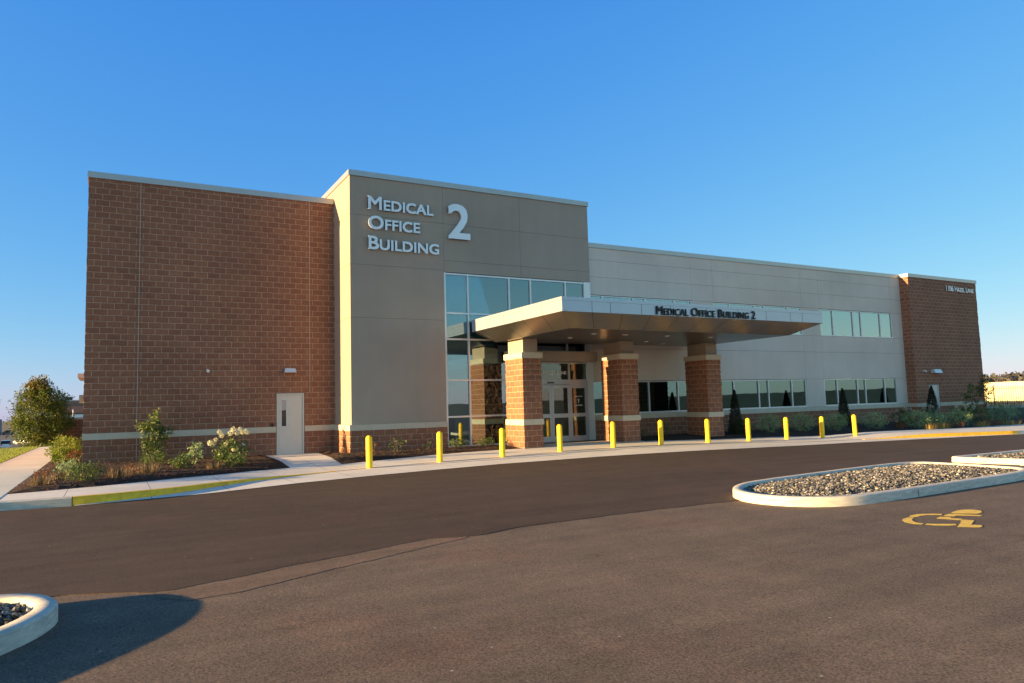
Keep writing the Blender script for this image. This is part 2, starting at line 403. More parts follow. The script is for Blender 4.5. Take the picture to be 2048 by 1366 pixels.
# apron of concrete between the walk and the asphalt, and the walk itself
xw = frange(-30, -2, 2) + frange(-1.8, 40, .2) + frange(42, 70, 2)
o = sheet([x for x in xw if x >= .16], edge_y, lambda x: front_y(x) + .02, road_z, 4, .019).build('apron', M['concrete'], uv=False); tag(o, kind='structure')
o = sheet(xw, lambda x: front_y(x) + (.15 if (x < 6.3 or x > 27.5) else 0.), wall_y, lambda x, y: walk_z(x, y), 14, .02, 1.6).build('pavement', M['concrete'], uv=False); tag(o, kind='structure')
def kerb(x0, x1, name, mat, step=.15):
    mb = MB(); xs = frange(x0, x1, step)
    prof = lambda x: [(front_y(x), road_z(x, front_y(x)) - .05), (front_y(x)+.004, walk_z(x, front_y(x)) + .002), (front_y(x)+.02, walk_z(x, front_y(x)) + .022), (front_y(x)+.15, walk_z(x, front_y(x)) + .024), (front_y(x)+.16, walk_z(x, front_y(x)) - .05)]
    for a, b in zip(xs, xs[1:]):
        pa, pb = prof(a), prof(b)
        for k in range(4): mb.quad([(a,*pa[k]),(b,*pb[k]),(b,*pb[k+1]),(a,*pa[k+1])])
    for x, fl in ((xs[0], 1), (xs[-1], 0)):
        q = [(x, *p) for p in prof(x)]; mb.quad(q if not fl else q[::-1])
    o = mb.build(name, mat, uv=False); tag(o, kind='structure'); return o
kerb(-30, .145, 'kerb', M['kerb']); kerb(.16, 3.18, 'painted_kerb', M['yellow_paint']); kerb(3.19, 6.3, 'painted_kerb', M['yellow_paint'])
kerb(27.6, 35.6, 'painted_kerb', M['yellow_paint']); kerb(35.62, 70, 'kerb', M['kerb'])
# expansion strip that runs through the bollards
mb = MB(); xj = frange(6.35, 27.5, .2)
for a, b in zip(xj, xj[1:]):
    mb.quad([(a, front_y(a)+.02, walk_z(a, front_y(a)+.02)+.0245), (b, front_y(b)+.02, walk_z(b, front_y(b)+.02)+.0245), (b, front_y(b)+.045, walk_z(b, front_y(b)+.045)+.0245), (a, front_y(a)+.045, walk_z(a, front_y(a)+.045)+.0245)])
o = mb.build('expansion_joint', M['seam'], uv=False); tag(o, kind='structure')
# walk up the left side + lawn
o = sheet([-1.1-1.5, -1.1-.75, -1.1], lambda x: -10.1, lambda x: 20.3, lambda x, y: walk_z(x, y), 60, .026).build('side_path', concrete('side_concrete', (.64,.64,.57), joint=False), uv=False); tag(o, kind='structure')
mb = sheet(frange(-30, -2.62, 1.2) + [-2.62], lambda x: -8.6, lambda x: 20.6, lambda x, y: .03 - .02*cl((-2.62-x)/3) , 16); 
mb.build('lawn', M['lawn'], uv=False).__setitem__('kind', 'structure')
mb = MB()
for i in range(9000):
    x = -2.63 - random.random()**1.3 * 7; y = random.uniform(2, 20.5); z = .02 - .02*cl((-2.62-x)/3)
    h = random.uniform(.05, .10); t_ = random.uniform(0, 2*pi); w = .012; tt = random.random()
    dx, dy = cos(t_)*w, sin(t_)*w; lx, ly = random.gauss(0,.02), random.gauss(0,.02)
    mb.quad([(x-dx,y-dy,z),(x+dx,y+dy,z),(x+lx,y+ly,z+h)], 0, tt)
mb.build('grass', M['grass']).__setitem__('kind', 'stuff')

# far parking lot down the slope
mb = MB(); zf = -4.0
mb.quad([(-120,66,zf),(-9.8,66,zf),(-9.8,102,zf),(-120,102,zf)]); mb.quad([(-160,102,zf),(-11,102,zf),(-11,420,zf),(-160,420,zf)])
o = mb.build('lower_parking_lot', M['farlot'], uv=False); tag(o, kind='structure')

# ------------------------------------------------------------------ mulch beds
def inside(pt, poly):
    x, y = pt; c = False; n = len(poly); j = n - 1
    for i in range(n):
        xi, yi = poly[i]; xj, yj = poly[j]
        if (yi > y) != (yj > y) and x < (xj-xi)*(y-yi)/(yj-yi)+xi: c = not c
        j = i
    return c
def edge_dist(pt, poly):
    p = Vector(pt); best = 9
    for i in range(len(poly)):
        a = Vector(poly[i]); b = Vector(poly[(i+1) % len(poly)]); d = b-a; t = cl((p-a).dot(d)/d.dot(d)); best = min(best, (p-(a+d*t)).length)
    return best
def bed(poly, name, label_kind, cell, nchips, seedv, hgt=.06):
    random.seed(seedv)
    xs_ = [p[0] for p in poly]; ys_ = [p[1] for p in poly]
    x0, x1, y0, y1 = min(xs_), max(xs_), min(ys_), max(ys_)
    zf = lambda x, y: walk_z(x, y) + .024 + hgt*sm(0, .35, edge_dist((x, y), poly)) + .015*noise.noise(Vector((x*3, y*3, 0)))
    nx, ny = max(2, int((x1-x0)/cell)), max(2, int((y1-y0)/cell)); mb = MB()
    # cells wholly inside, plus a rim that follows the outline
    import bmesh
    bm = bmesh.new(); vs = [bm.verts.new((x, y, 0)) for x, y in poly]; bm.faces.new(vs)
    for i in range(1, nx):
        bmesh.ops.bisect_plane(bm, geom=bm.verts[:]+bm.edges[:]+bm.faces[:], plane_co=(x0+(x1-x0)*i/nx,0,0), plane_no=(1,0,0))
    for i in range(1, ny):
        bmesh.ops.bisect_plane(bm, geom=bm.verts[:]+bm.edges[:]+bm.faces[:], plane_co=(0,y0+(y1-y0)*i/ny,0), plane_no=(0,1,0))
    for v in bm.verts: v.co.z = zf(v.co.x, v.co.y)
    bm.normal_update()
    for f in bm.faces:
        if f.normal.z < 0: f.normal_flip()
    me = bpy.data.meshes.new(name); bm.to_mesh(me); bm.free(); me.materials.append(M['mulch']); me.materials.append(M['chip'])
    o = bpy.data.objects.new(name, me); COL.objects.link(o); tag(o, kind='structure')
    mb = MB(); k = 0
    while k < nchips:
        x, y = random.uniform(x0, x1), random.uniform(y0, y1)
        if not inside((x, y), poly): continue
        k += 1; z = zf(x, y) + random.uniform(0, .012); a = random.uniform(0, 2*pi); l = random.uniform(.015, .05); w = random.uniform(.006, .014)
        u = Vector((cos(a), sin(a), random.gauss(0,.25))).normalized()*l; s_ = Vector((-sin(a), cos(a), random.gauss(0,.3))).normalized()*w
        c = Vector((x, y, z)); mb.quad([c-u-s_, c+u-s_*.6, c+u*1.1+s_, c-u+s_], 0, random.random())
    o2 = mb.build('mulch_chips', M['chip']); tag(o2, kind='stuff')
    return o
BED_L = [(-1.08,-8.66),(-.5,-8.57),(.6,-8.21),(1.62,-7.56),(2.82,-6.6),(4.21,-5.62),(5.4,-5.21),(5.62,-.02),(.02,-.02),(.02,0.02),(-.02,3),(-.02,19),(-1.08,19)]
BED_M = [(6.94,-5.12),(8.64,-4.68),(10.38,-4.27),(12.2,-4.08),(13.84,-4.12),(13.84,-2.0),(8.0,-2.0),(8.0,-.03),(7.48,-.03)]
BED_R = [(19.5,-4.2),(20.8,-4.45),(23.2,-4.86),(26,-5.08),(30,-5.8),(34.3,-5.97),(37.3,-6.1),(44,-6.24),(60,-7.4),(60,4),(47.7,4),(47.7,-2.3),(40.6,-2.3),(40.6,-1.8),(19.5,-1.8)]
bed(BED_L, 'mulch_bed', '', .22, 8500, 1, .07)
bed(BED_M, 'mulch_bed', '', .25, 2200, 2, .06)
bed(BED_R, 'mulch_bed', '', .6, 2500, 3, .06)

# ------------------------------------------------------------------ traffic islands
def smooth_poly(pts, it=2):
    for _ in range(it):
        out = []
        for i in range(len(pts)):
            a = Vector(pts[i]); b = Vector(pts[(i+1) % len(pts)])
            out += [tuple(a*.75+b*.25), tuple(a*.25+b*.75)]
        pts = out
    return pts
def offset_poly(pts, d):
    out = []; n = len(pts)
    for i in range(n):
        a, b, c = Vector(pts[i-1]), Vector(pts[i]), Vector(pts[(i+1) % n])
        t1 = (b-a); t2 = (c-b); t1 = t1.normalized() if t1.length > 1e-6 else Vector((1,0)); t2 = t2.normalized() if t2.length > 1e-6 else t1
        nrm = Vector((-(t1+t2).y, (t1+t2).x)).normalized(); out.append(tuple(b + nrm*d))
    return out
def island(poly, name, zbase, stones, size, seedv, joints=()):
    """poly ccw: outer top edge of the kerb"""
    rings = [(0.0, -.06+zbase), (0.004, .13+zbase), (.008, .142+zbase), (.018, .15+zbase), (.155, .152+zbase), (.17, .14+zbase), (.172, .06+zbase)]
    mb = MB(); n = len(poly); R = [(offset_poly(poly, d), z) for d, z in rings]
    for (pa, za), (pb, zb) in zip(R, R[1:]):
        for i in range(n):
            j = (i+1) % n; mb.quad([(*pa[i], za), (*pa[j], za), (*pb[j], zb), (*pb[i], zb)])
    o = mb.build(name, M['kerb'], uv=False); tag(o, kind='structure')
    me = o.data
    me.polygons.foreach_set('use_smooth', [True]*len(me.polygons))
    import bmesh
    bm = bmesh.new(); bm.from_mesh(me); bmesh.ops.remove_doubles(bm, verts=bm.verts, dist=.0008); bm.to_mesh(me); bm.free()
    for jx, jy, nx, ny in joints:
        jb = MB(); a = Vector((jx, jy)); nrm = Vector((nx, ny)); s_ = Vector((-ny, nx))*.006
        for d0, d1, z0, z1 in ((-.004,-.004,-.05,.118),(-.004,.02,.118,.151),(.02,.172,.151,.154)):
            p0 = a+nrm*d0; p1 = a+nrm*d1
            jb.quad([(*(p0-s_), z0+zbase), (*(p0+s_), z0+zbase), (*(p1+s_), z1+zbase), (*(p1-s_), z1+zbase)])
        tag(jb.build('kerb_joint', M['seam'], uv=False), kind='structure')
    inner = offset_poly(poly, .165); mb = MB()
    cx = sum(p[0] for p in inner)/n; cy = sum(p[1] for p in inner)/n
    zc = zbase + .115
    for i in range(n):
        j = (i+1) % n; mb.quad([(*inner[i], zbase+.07), (*inner[j], zbase+.07), (cx, cy, zc)])
    tag(mb.build('gravel_base', M['gravel_bed'], uv=False), kind='structure')
    random.seed(seedv); mb = MB(); x0, x1 = min(p[0] for p in inner), max(p[0] for p in inner); y0, y1 = min(p[1] for p in inner), max(p[1] for p in inner); k = 0
    while k < stones:
        x, y = random.uniform(x0, x1), random.uniform(y0, y1)
        if not inside((x, y), inner): continue
        k += 1; e = edge_dist((x, y), inner); z = zbase + .085 + .05*sm(0, .6, e) + random.uniform(-.01, .02)
        s_ = size*random.uniform(.55, 1.35); rot = Matrix.Rotation(random.uniform(0, 6.3), 3, 'Z') @ Matrix.Rotation(random.gauss(0, .6), 3, 'X') @ Matrix.Rotation(random.gauss(0, .6), 3, 'Y')
        i0 = len(mb.v); sc = (s_*random.uniform(.8,1.5), s_*random.uniform(.6,1), s_*random.uniform(.35,.75))
        for d in ((1,0,0),(.3,.9,.1),(-.8,.5,-.1),(-.9,-.4,.2),(.2,-.95,-.1),(.15,.1,1),(-.1,0,-1)):
            mb.v.append(tuple(Vector((x,y,z)) + rot @ Vector((d[0]*sc[0]*random.uniform(.8,1.15), d[1]*sc[1]*random.uniform(.8,1.15), d[2]*sc[2]))))
        tt = random.random()
        mb.tint += [tt]*7
        for q in range(5):
            mb.f.append((i0+q, i0+(q+1)%5, i0+5)); mb.f.append((i0+(q+1)%5, i0+q, i0+6)); mb.mi += [0, 0]
    tag(mb.build('gravel', M['stone_bit']), kind='stuff')
I2 = [(17.3,-17.2),(17.28,-18.4),(17.15,-19.25),(16.2,-19.52),(14.5,-19.57),(12.9,-19.62),(11.6,-19.66),(10.8,-19.6),(10.3,-19.3),(10.02,-18.85),(9.97,-18.35),(10.15,-17.85),(10.5,-17.48),(11.0,-17.18),(11.6,-17.02),(13.0,-16.86),(15.0,-16.68),(16.6,-16.62),(17.15,-16.75)]
island(smooth_poly(I2[::-1], 2), 'island_kerb', -.15, 13500, .028, 11, joints=[(12.55,-19.628,.03,1)])
I3 = [(18.84,-16.60),(19.2,-18.3),(24.5,-18.3),(24.5,-16.4)]
I3 = [(18.84,-16.62),(18.98,-17.3),(19.16,-18.2),(19.5,-18.5),(21,-18.5),(24.5,-18.5),(24.5,-16.7),(22,-16.62),(20,-16.56),(19.1,-16.5)]
island(smooth_poly(I3, 1), 'island_kerb', -.155, 3000, .04, 12)
I1 = [(-4,-18.62),(-2.5,-18.68),(-1.2,-18.76),(-.4,-18.84),(.08,-18.93),(.30,-19.15),(.41,-19.42),(.43,-19.65),(.36,-19.95),(.22,-20.25),(-.05,-20.62),(-.6,-21.2),(-1.4,-21.8),(-4,-22.2)]
I1 = I1[::-1]
island(smooth_poly(I1, 2), 'island_kerb', -.15, 4200, .030, 13)

# ------------------------------------------------------------------ painted wheelchair symbol (one thing), red line
sym = [
 [(11.25,-20.89),(11.40,-20.84),(11.58,-20.81),(11.70,-20.83),(11.77,-20.88),(11.79,-20.95),(11.77,-21.02),(11.66,-21.10),(11.55,-21.13),(11.46,-21.13),(11.32,-21.01),(11.25,-20.95)],
 [(10.93,-20.96),(11.05,-20.93),(11.17,-20.91),(11.22,-20.97),(11.36,-21.20),(11.35,-21.27),(11.27,-21.27),(11.10,-21.06),(10.98,-21.08)],
 [(10.64,-21.05),(10.70,-21.01),(10.83,-20.98),(10.93,-21.07),(10.84,-21.12),(10.88,-21.25),(10.82,-21.29),(10.72,-21.27),(10.70,-21.15)],
 [(10.70,-21.32),(10.83,-21.29),(10.88,-21.41),(10.52,-21.56),(10.58,-21.66),(10.48,-21.72),(10.39,-21.73),(10.22,-21.55),(10.62,-21.38),(10.66,-21.36)],
 [(10.51,-20.74),(10.65,-20.67),(10.79,-20.66),(10.92,-20.70),(11.02,-20.77),(11.09,-20.86),(10.98,-20.92),(10.93,-20.86),(10.85,-20.79),(10.72,-20.77),(10.60,-20.80)],
 [(10.47,-20.75),(10.30,-20.78),(10.16,-20.86),(10.07,-20.95),(10.03,-21.04),(10.02,-21.11),(10.06,-21.18),(10.16,-21.16),(10.17,-21.05),(10.24,-20.96),(10.36,-20.87),(10.52,-20.81)],
 [(10.09,-21.21),(10.19,-21.18),(10.25,-21.26),(10.43,-21.41),(10.35,-21.48),(10.22,-21.42),(10.12,-21.32)],
]
mb = MB()
for pl in sym:
    cx = sum(p[0] for p in pl)/len(pl); cy = sum(p[1] for p in pl)/len(pl)
    q = [(x-10.8, y+21.2, .005) for x, y in pl]; mb.quad(q[::-1])
o = mb.build('wheelchair_symbol', M['symbol'], loc=(10.8,-21.2,road_z(10.8,-21.2)), uv=False)
tag(o, 'yellow wheelchair symbol stencilled on the asphalt in front of the gravel island', 'road marking')
mb = MB(); mb.quad([(-.9,.55,.006),(-.3,.44,.006),(-.3,.50,.006),(-.9,.60,.006)]); 
a = Vector((23.7,-15.15)); b = Vector((25.6,-16.4)); d = (b-a).normalized(); s_ = Vector((-d.y, d.x))*.05; nseg = 8
mb = MB()
for k in range(nseg):
    p0 = a+(b-a)*k/nseg-a; p1 = a+(b-a)*(k+1)/nseg-a; z = lambda p: road_z(a.x+p.x, a.y+p.y)-road_z(a.x, a.y)
    mb.quad([(*(p0-s_), z(p0)), (*(p1-s_), z(p1)), (*(p1+s_), z(p1)), (*(p0+s_), z(p0))])
o = mb.build('red_line', M['redpaint'], loc=(a.x, a.y, road_z(a.x, a.y)+.019), uv=False)
tag(o, 'thin red painted line on the dark roadway beyond the gravel islands', 'road marking')

# ------------------------------------------------------------------ text
def text_part(s, size, mat, parent, name, x0, z0, y, width=None, height=None, ext=.02, bold=.0, small=True, spacing=1.0, label=None, small_scale=.78):
    cu = bpy.data.curves.new(name + '_curve', 'FONT'); cu.body = s; cu.size = size; cu.extrude = ext; cu.resolution_u = 3
    cu.space_character = spacing
    if small:
        cu.small_caps_scale = small_scale
        for i, ch in enumerate(s):
            if ch.islower(): cu.body_format[i].use_small_caps = True
    tmp = bpy.data.objects.new('tmp', cu); COL.objects.link(tmp)
    dg = bpy.context.evaluated_depsgraph_get(); me0 = bpy.data.meshes.new_from_object(tmp.evaluated_get(dg))
    bpy.data.objects.remove(tmp)
    xs_ = [v.co.x for v in me0.vertices]; ys_ = [v.co.y for v in me0.vertices]
    sx = (width-2*bold)/(max(xs_)-min(xs_)); sy = (height-2*bold)/(max(ys_)-min(ys_)); mnx, mny = min(xs_), min(ys_)
    V, Fc = [], []
    for k, (dx, dz) in enumerate(((0,0),(-bold,-bold),(bold,-bold),(bold,bold),(-bold,bold)) if bold else ((0,0),)):   # heavier stroke: the letter widened in four directions
        i0 = len(V); V += [(x0+bold + (v.co.x-mnx)*sx + dx, y - v.co.z - .0006*k, z0+bold + (v.co.y-mny)*sy + dz) for v in me0.vertices]
        Fc += [tuple(i0+i for i in p.vertices) for p in me0.polygons]
    # one part per word: split at the widest gaps
    words = s.split(' '); iv = []
    for f in Fc[:len(me0.polygons)]: iv.append((min(V[i][0] for i in f), max(V[i][0] for i in f)))
    iv.sort(); gaps = []; hi = iv[0][1]
    for lo_, hi_ in iv:
        if lo_ > hi: gaps.append((lo_-hi, (lo_+hi)/2))
        hi = max(hi, hi_)
    if len(gaps) == sum(len(w) for w in words) - 1:          # one gap after every letter: count letters
        cuts = []; n_ = -1
        for w in words[:-1]: n_ += len(w); cuts.append(gaps[n_][1])
    else: cuts = sorted(g[1] for g in sorted(gaps)[::-1][:len(words)-1])
    first = None
    for w_ in range(len(words)):
        a_ = cuts[w_-1] if w_ else -1e9; b_ = cuts[w_] if w_ < len(cuts) else 1e9
        fs_ = [f for f in Fc if a_ < V[f[0]][0] < b_]; used = sorted({i for f in fs_ for i in f}); ix = {u: k for k, u in enumerate(used)}
        me = bpy.data.meshes.new(name); me.from_pydata([V[u] for u in used], [], [tuple(ix[i] for i in f) for f in fs_]); me.update(); me.materials.append(mat)
        o = bpy.data.objects.new(name, me); COL.objects.link(o); o.parent = parent
        o['label'] = (label or name) if len(words) == 1 else 'word %s of the %s' % (words[w_].upper(), label)
        first = first or o
    return first

# ------------------------------------------------------------------ the building
bld = empty('medical_office_building', (0,0,0), 'long two-storey medical building of brown split-face block and tan render with an entrance canopy', 'building')
YB, YC, YD = -2.10, -1.95, -2.48
Z0 = -.35
def rough_grid(mb, org, du, ulen, z0, z1, nrm, amp=.014, res=.0508, seed=0):
    """displaced split-face surface; org (x,y), du unit dir, nrm outward"""
    nu = max(1, round(ulen/res)); nz = max(1, round((z1-z0)/res)); base = len(mb.v)
    for i in range(nu+1):
        for j in range(nz+1):
            u = ulen*i/nu; z = z0+(z1-z0)*j/nz; x = org[0]+du[0]*u; y = org[1]+du[1]*u
            p = Vector((x*7, y*7, z*7+seed)); d = amp*(noise.noise(p) + .6*noise.noise(p*2.7))
            row = (z-.017)/.2032; fr = abs(row-round(row))
            d += .006 if fr > .2 else -.004
            if j in (0, nz): d = 0
            e = (1 if i == nu else (-1 if i == 0 else 0))*d*.9     # the corner itself is ragged too
            mb.v.append((x+nrm[0]*d+du[0]*e, y+nrm[1]*d+du[1]*e, z))
    flip = (du[0]*nrm[1]-du[1]*nrm[0]) > 0
    for i in range(nu):
        for j in range(nz):
            a = base+i*(nz+1)+j; b = a+nz+1; q = (a, b, b+1, a+1)
            mb.f.append(q[::-1] if flip else q); mb.mi.append(0)
# --- left brick wing
H = 9.475
mb = MB()
for (xa, xb, za, zb) in ((0,6.0,Z0,.83),(7.02,8.154,Z0,.83),(0,6.0,1.033,2.25),(7.02,8.154,1.033,2.25),(0,8.154,2.25,H)):
    rough_grid(mb, (xa,0), (1,0), xb-xa, za, zb, (0,-1))
rough_grid(mb, (0,18), (0,-1), 18, 1.033, H, (-1,0), res=.1016*2); rough_grid(mb, (0,18), (0,-1), 18, Z0, .83, (-1,0), res=.1016*2)
mb.box(.02, 8.6, .02, 17.9, 9.3, 9.4)
brick = mb.build('brick_wall', M['brick'], bld)
mb = MB()
mb.box(-.02, 5.999, -.022, .2, .831, 1.032); mb.box(7.021, 8.13, -.022, .2, .831, 1.032); mb.box(-.022, .1, .2, 18, .831, 1.032)
mb.build('stone_band', M['stone'], brick)
mb = MB(); mb.box(-.04, 8.154, -.045, .30, H+.003, H+.21); mb.box(-.04, .30, .301, 18, H+.003, H+.21)
mb.build('coping', M['coping'], brick)
for xj, za, zb in ((1.53, 1.04, H-.01), (1.535, Z0, .826), (7.21, 2.26, H-.01)):
    mb = MB(); mb.box(xj-.009, xj+.009, -.024, .0, za, zb); mb.build('control_joint', M['caulk'], brick)
# door of the brick wing
def steel_door(parent, x0, x1, y, z0, z1, inset=.06, parent_name='service_door'):
    mb = MB(); f = .05
    mb.box(x0, x0+f, y-.01, y+.12, z0, z1); mb.box(x1-f, x1, y-.01, y+.12, z0, z1); mb.box(x0+f+.0005, x1-f-.0005, y-.008, y+.12, z1-f, z1-.001)
    d = mb.build(parent_name, M['door'], parent)
    mb = MB(); xa, xb = x0+f+.004, x1-f-.004; yy = y+.03; zt = z1-f-.004; zb = z0+.012
    gx0, gx1, gz0, gz1 = xa+.13, xa+.29, z0+1.04, z0+2.0
    for bx in ((xa, gx0, zb, zt), (gx1, xb, zb, zt), (gx0, gx1, zb, gz0), (gx0, gx1, gz1, zt)): mb.box(bx[0], bx[1], yy, yy+.045, bx[2], bx[3])
    lf = mb.build('door_leaf', M['door'], d)
    mb = MB(); mb.box(gx0+.001, gx1-.001, yy+.012, yy+.03, gz0, gz1); mb.build('vision_pane', M['glass_dark'], d)
    mb = MB(); mb.box(gx0-.012, gx0, yy-.006, yy, gz0-.012, gz1+.012); mb.box(gx1, gx1+.012, yy-.006, yy, gz0-.012, gz1+.012); mb.box(gx0, gx1, yy-.006, yy, gz0-.012, gz0); mb.box(gx0, gx1, yy-.006, yy, gz1, gz1+.012); mb.build('vision_frame', M['alu'], d)
    mb = MB(); mb.box(xa+.035, xa+.085, yy-.012, yy, z0+.86, z0+1.12); mb.tube((xa+.06, yy-.012, z0+.97), (xa+.06, yy-.06, z0+.97), .011, .011, 8); mb.tube((xa+.055, yy-.06, z0+.97), (xa+.18, yy-.06, z0+.965), .01, .01, 8); mb.tube((xa+.06, yy-.012, z0+1.07),(xa+.06, yy-.03, z0+1.07),.018,.018,10)
    mb.build('handle', M['alu'], d)
    return d
M['glass_dark'] = glass('dark_pane', (.12,.13,.13), (.8,.85,.88))
steel_door(bld, 6.02, 7.0, 0, .0, 2.23)
# wall fixtures of the brick wing
def wall_lamp(x0, x1, y, z0, z1, depth=.2):
    mb = MB(); s_ = .04
    v = [(x0,y,z0),(x1,y,z0),(x1,y-depth,z0),(x0,y-depth,z0),(x0+s_,y,z1),(x1-s_,y,z1),(x1-s_,y-depth*.7,z1),(x0+s_,y-depth*.7,z1)]
    for f in ((0,1,2,3),(4,7,6,5),(3,2,6,7),(0,3,7,4),(1,5,6,2)): mb.quad([v[i] for i in f])
    l = mb.build('wall_lamp', M['alu'], bld)
    mb = MB(); mb.box(x0+.03, x1-.03, y-depth+.03, y-.02, z0-.004, z0-.001); mb.build('lamp_lens', M['white'], l)
wall_lamp(6.26, 6.69, -.015, 2.99, 3.14)
def camera_part(x, y, z):
    mb = MB(); mb.box(x-.03, x+.03, y-.012, y, z-.03, z+.05); mb.tube((x, y-.01, z+.02), (x, y-.12, z+.0), .012, .012, 8)
    c = mb.build('security_camera', M['white'], bld)
    mb = MB(); mb.lathe([(0,.045),(.03,.042),(.05,.03),(.055,0),(.05,-.03),(.03,-.05),(0,-.055)], 14, (x, y-.14, z-.02)); mb.build('camera_dome', M['white'], c, smooth=True)
camera_part(3.69, -.015, 3.06)
mb = MB(); mb.box(5.83, 5.90, -.05, -.01, 1.04, 1.16); mb.build('card_reader', M['black'], bld)
mb = MB(); mb.box(4.84, 4.94, -.04, -.01, .41, .51); mb.tube((4.89,-.04,.45),(4.89,-.09,.44),.025,.02,10); mb.build('hose_tap', M['white'], bld)

# --- rear fittings seen past the left corner
mb = MB(); mb.box(-.60, -.03, 11.8, 15, 3.40, 3.60); mb.build('side_awning', M['coping'], bld)
mb = MB(); mb.box(-.95, -.03, 24.5, 27, 2.45, 2.95); mb.box(-.3,.3,18.02,27,-.4,2.45); mb.build('rear_stair_wall', M['tan'], bld)

# --- tan tower
HB = 10.03; XA, X2, GL = 8.154, 18.60, 11.80
tower = MB(); tower.box(XA+.03, X2-.02, YB+.09, 12, 6.70, HB); tower.box(XA+.03, GL, YB+.09, 12, Z0, 6.70)
twr = tower.build('rendered_tower', M['groove'], bld)
def panels(rects, y0, y1, gap=.008, mat='tan', name='render_panel', parent=None, axis='y'):
    mb = MB()
    for (a, b, c, d) in rects:
        if axis == 'y': mb.box(a+gap, b-gap, y0, y1, c+gap, d-gap)
        else: mb.box(y0, y1, a+gap, b-gap, c+gap, d-gap)
    return mb.build(name, M[mat], parent)
fr = [(XA,GL,1.033,4.85),(XA,GL,4.85,6.78),(XA,GL,6.78,8.6),(XA,GL,8.6,HB),(GL,15.2,6.72,7.17),(15.2,X2,6.72,7.17),(GL,15.2,7.17,8.6),(15.2,X2,7.17,8.6),(GL,15.2,8.6,HB),(15.2,X2,8.6,HB)]
fr = [((a if a > XA else XA-.006), b, c, d) for a, b, c, d in fr]
panels(fr, YB, YB+.088, .004, parent=twr)
panels([(YB+.09, 12, 1.033, 4.85), (YB+.09, 12, 4.85, 6.78), (YB+.09, 12, 6.78, 8.6), (YB+.09, 12, 8.6, HB)], XA-.002, XA+.028, .006, parent=twr, axis='x')
mb = MB(); mb.box(XA-.05, X2+.03, YB-.05, YB+.28, HB, HB+.2); mb.box(XA-.05, XA+.28, YB+.281, 12, HB, HB+.2); mb.box(XA+.281, X2+.02, 11.8, 12, HB, HB+.2); mb.box(X2-.25, X2+.029, YB+.281, 11.79, HB, HB+.2)
mb.build('coping', M['coping'], twr)
mb = MB(); rough_grid(mb, (XA-.07, YB-.06), (1,0), GL-XA+.07, Z0, .83, (0,-1)); rough_grid(mb, (XA-.07, 0), (0,-1), -YB+.06, Z0, .83, (-1,0)); mb.box(GL-.01, GL-.002, YB-.055, YB+.1, Z0, .83)
mb.build('brick_base', M['brick'], twr)
mb = MB(); mb.box(XA-.09, GL-.002, YB-.085, YB+.1, .831, 1.033); mb.box(XA-.089, XA+.01, YB+.1005, -.02, .832, 1.032); mb.build('stone_band', M['stone'], twr)
# letters
for s_, z, w, h in (('Medical', 8.82, 2.56, .50), ('Office', 8.09, 2.00, .51), ('Building', 7.34, 2.76, .50)):
    text_part(s_, .7, M['letter'], twr, 'sign_letters', 8.81, z, YB-.075, w, h, ext=.03, bold=.014, label='silver raised letters %s on the tan wall' % s_)
text_part('2', 1.9, M['letter'], twr, 'sign_number', 11.96, 8.02, YB-.08, .94, 1.38, ext=.04, bold=.035, small=False, label='large silver number 2 on the tan wall')

# --- curtain wall
def mull(mb, x0, x1, z0, z1, y, d=.09): mb.box(x0, x1, y-.03, y+d, z0, z1)
cw = MB(); w_ = .032
VX = [11.83, 12.80, 14.63, 15.63, 17.33]
HZ = [6.66, 5.14, 4.14, 2.57, 1.19, .08]
yG = YB + .03
for x in VX:
    zb = .03 if x < 14 else 3.69
    cw.box(x-w_, x+w_, yG-.03, yG+.10, zb, 6.705)
cw.box(18.26, 18.59, yG-.05, yG+.25, -.02, 6.705)                     # wide white corner post
segs = [(a+w_, b-w_) for a, b in zip(VX, VX[1:]+[18.26+w_])]
for a, b in segs:
    for z in HZ:
        if a > 14 and z < 3.7: continue
        cw.box(a, b, yG-.027, yG+.09, z-w_, z+w_)
cw.box(14.60-.032, 14.72, yG-.03, yG+.10, -.02, 3.69)
cw.box(12.832, 14.56, yG-.027, yG+.09, .02, .048)
cwo = cw.build('curtain_wall', M['alu'], bld)
rows = [(a, b) for b, a in zip(HZ, HZ[1:])]
for (a, b) in segs:
    for (z0, z1) in rows:
        if a > 14 and z0 < 3.7: 
            if z1 > 3.8: z0 = 3.72
            else: continue
        mb = MB(); mb.box(a-.005, b+.005, yG+.03, yG+.045, z0+.03, z1-.03); mb.build('pane', M['glass'], cwo)
# lobby behind the glass
mb = MB()
mb.box(8.4, 18.5, 5.0, 5.1, -.02, 6.7); mb.box(11.70, 11.78, YB+.2, 5, -.02, 6.7); mb.box(18.45, 18.55, YB+.3, 5, -.02, 6.7); mb.box(11.78, 18.45, YB+.14, 5, 6.62, 6.69)
mb.box(14.7, 18.45, YB+.9, 5, 3.3, 3.75)
mb.build('lobby_wall', M['interior'], bld)
mb = MB(); mb.box(11.78, 18.45, YB+.14, 5, .0, .03); mb.build('lobby_floor', M['interior_dark'], bld)
em = NT('lit_panel'); em.t.nodes.remove(em.b); e = em.n('ShaderNodeEmission'); e.inputs[0].default_value = (1,.93,.8,1); e.inputs[1].default_value = 5.0; em.l(e.outputs[0], em.out.inputs[0])
M['lit'] = em.m
mb = MB(); mb.box(11.95, 12.62, .2, 1.0, 6.58, 6.615); mb.build('ceiling_light', M['lit'], bld)
mb = MB(); mb.box(12.0,12.9,3.0,3.9,3.1,3.13); mb.build('ceiling_light', M['lit'], bld)
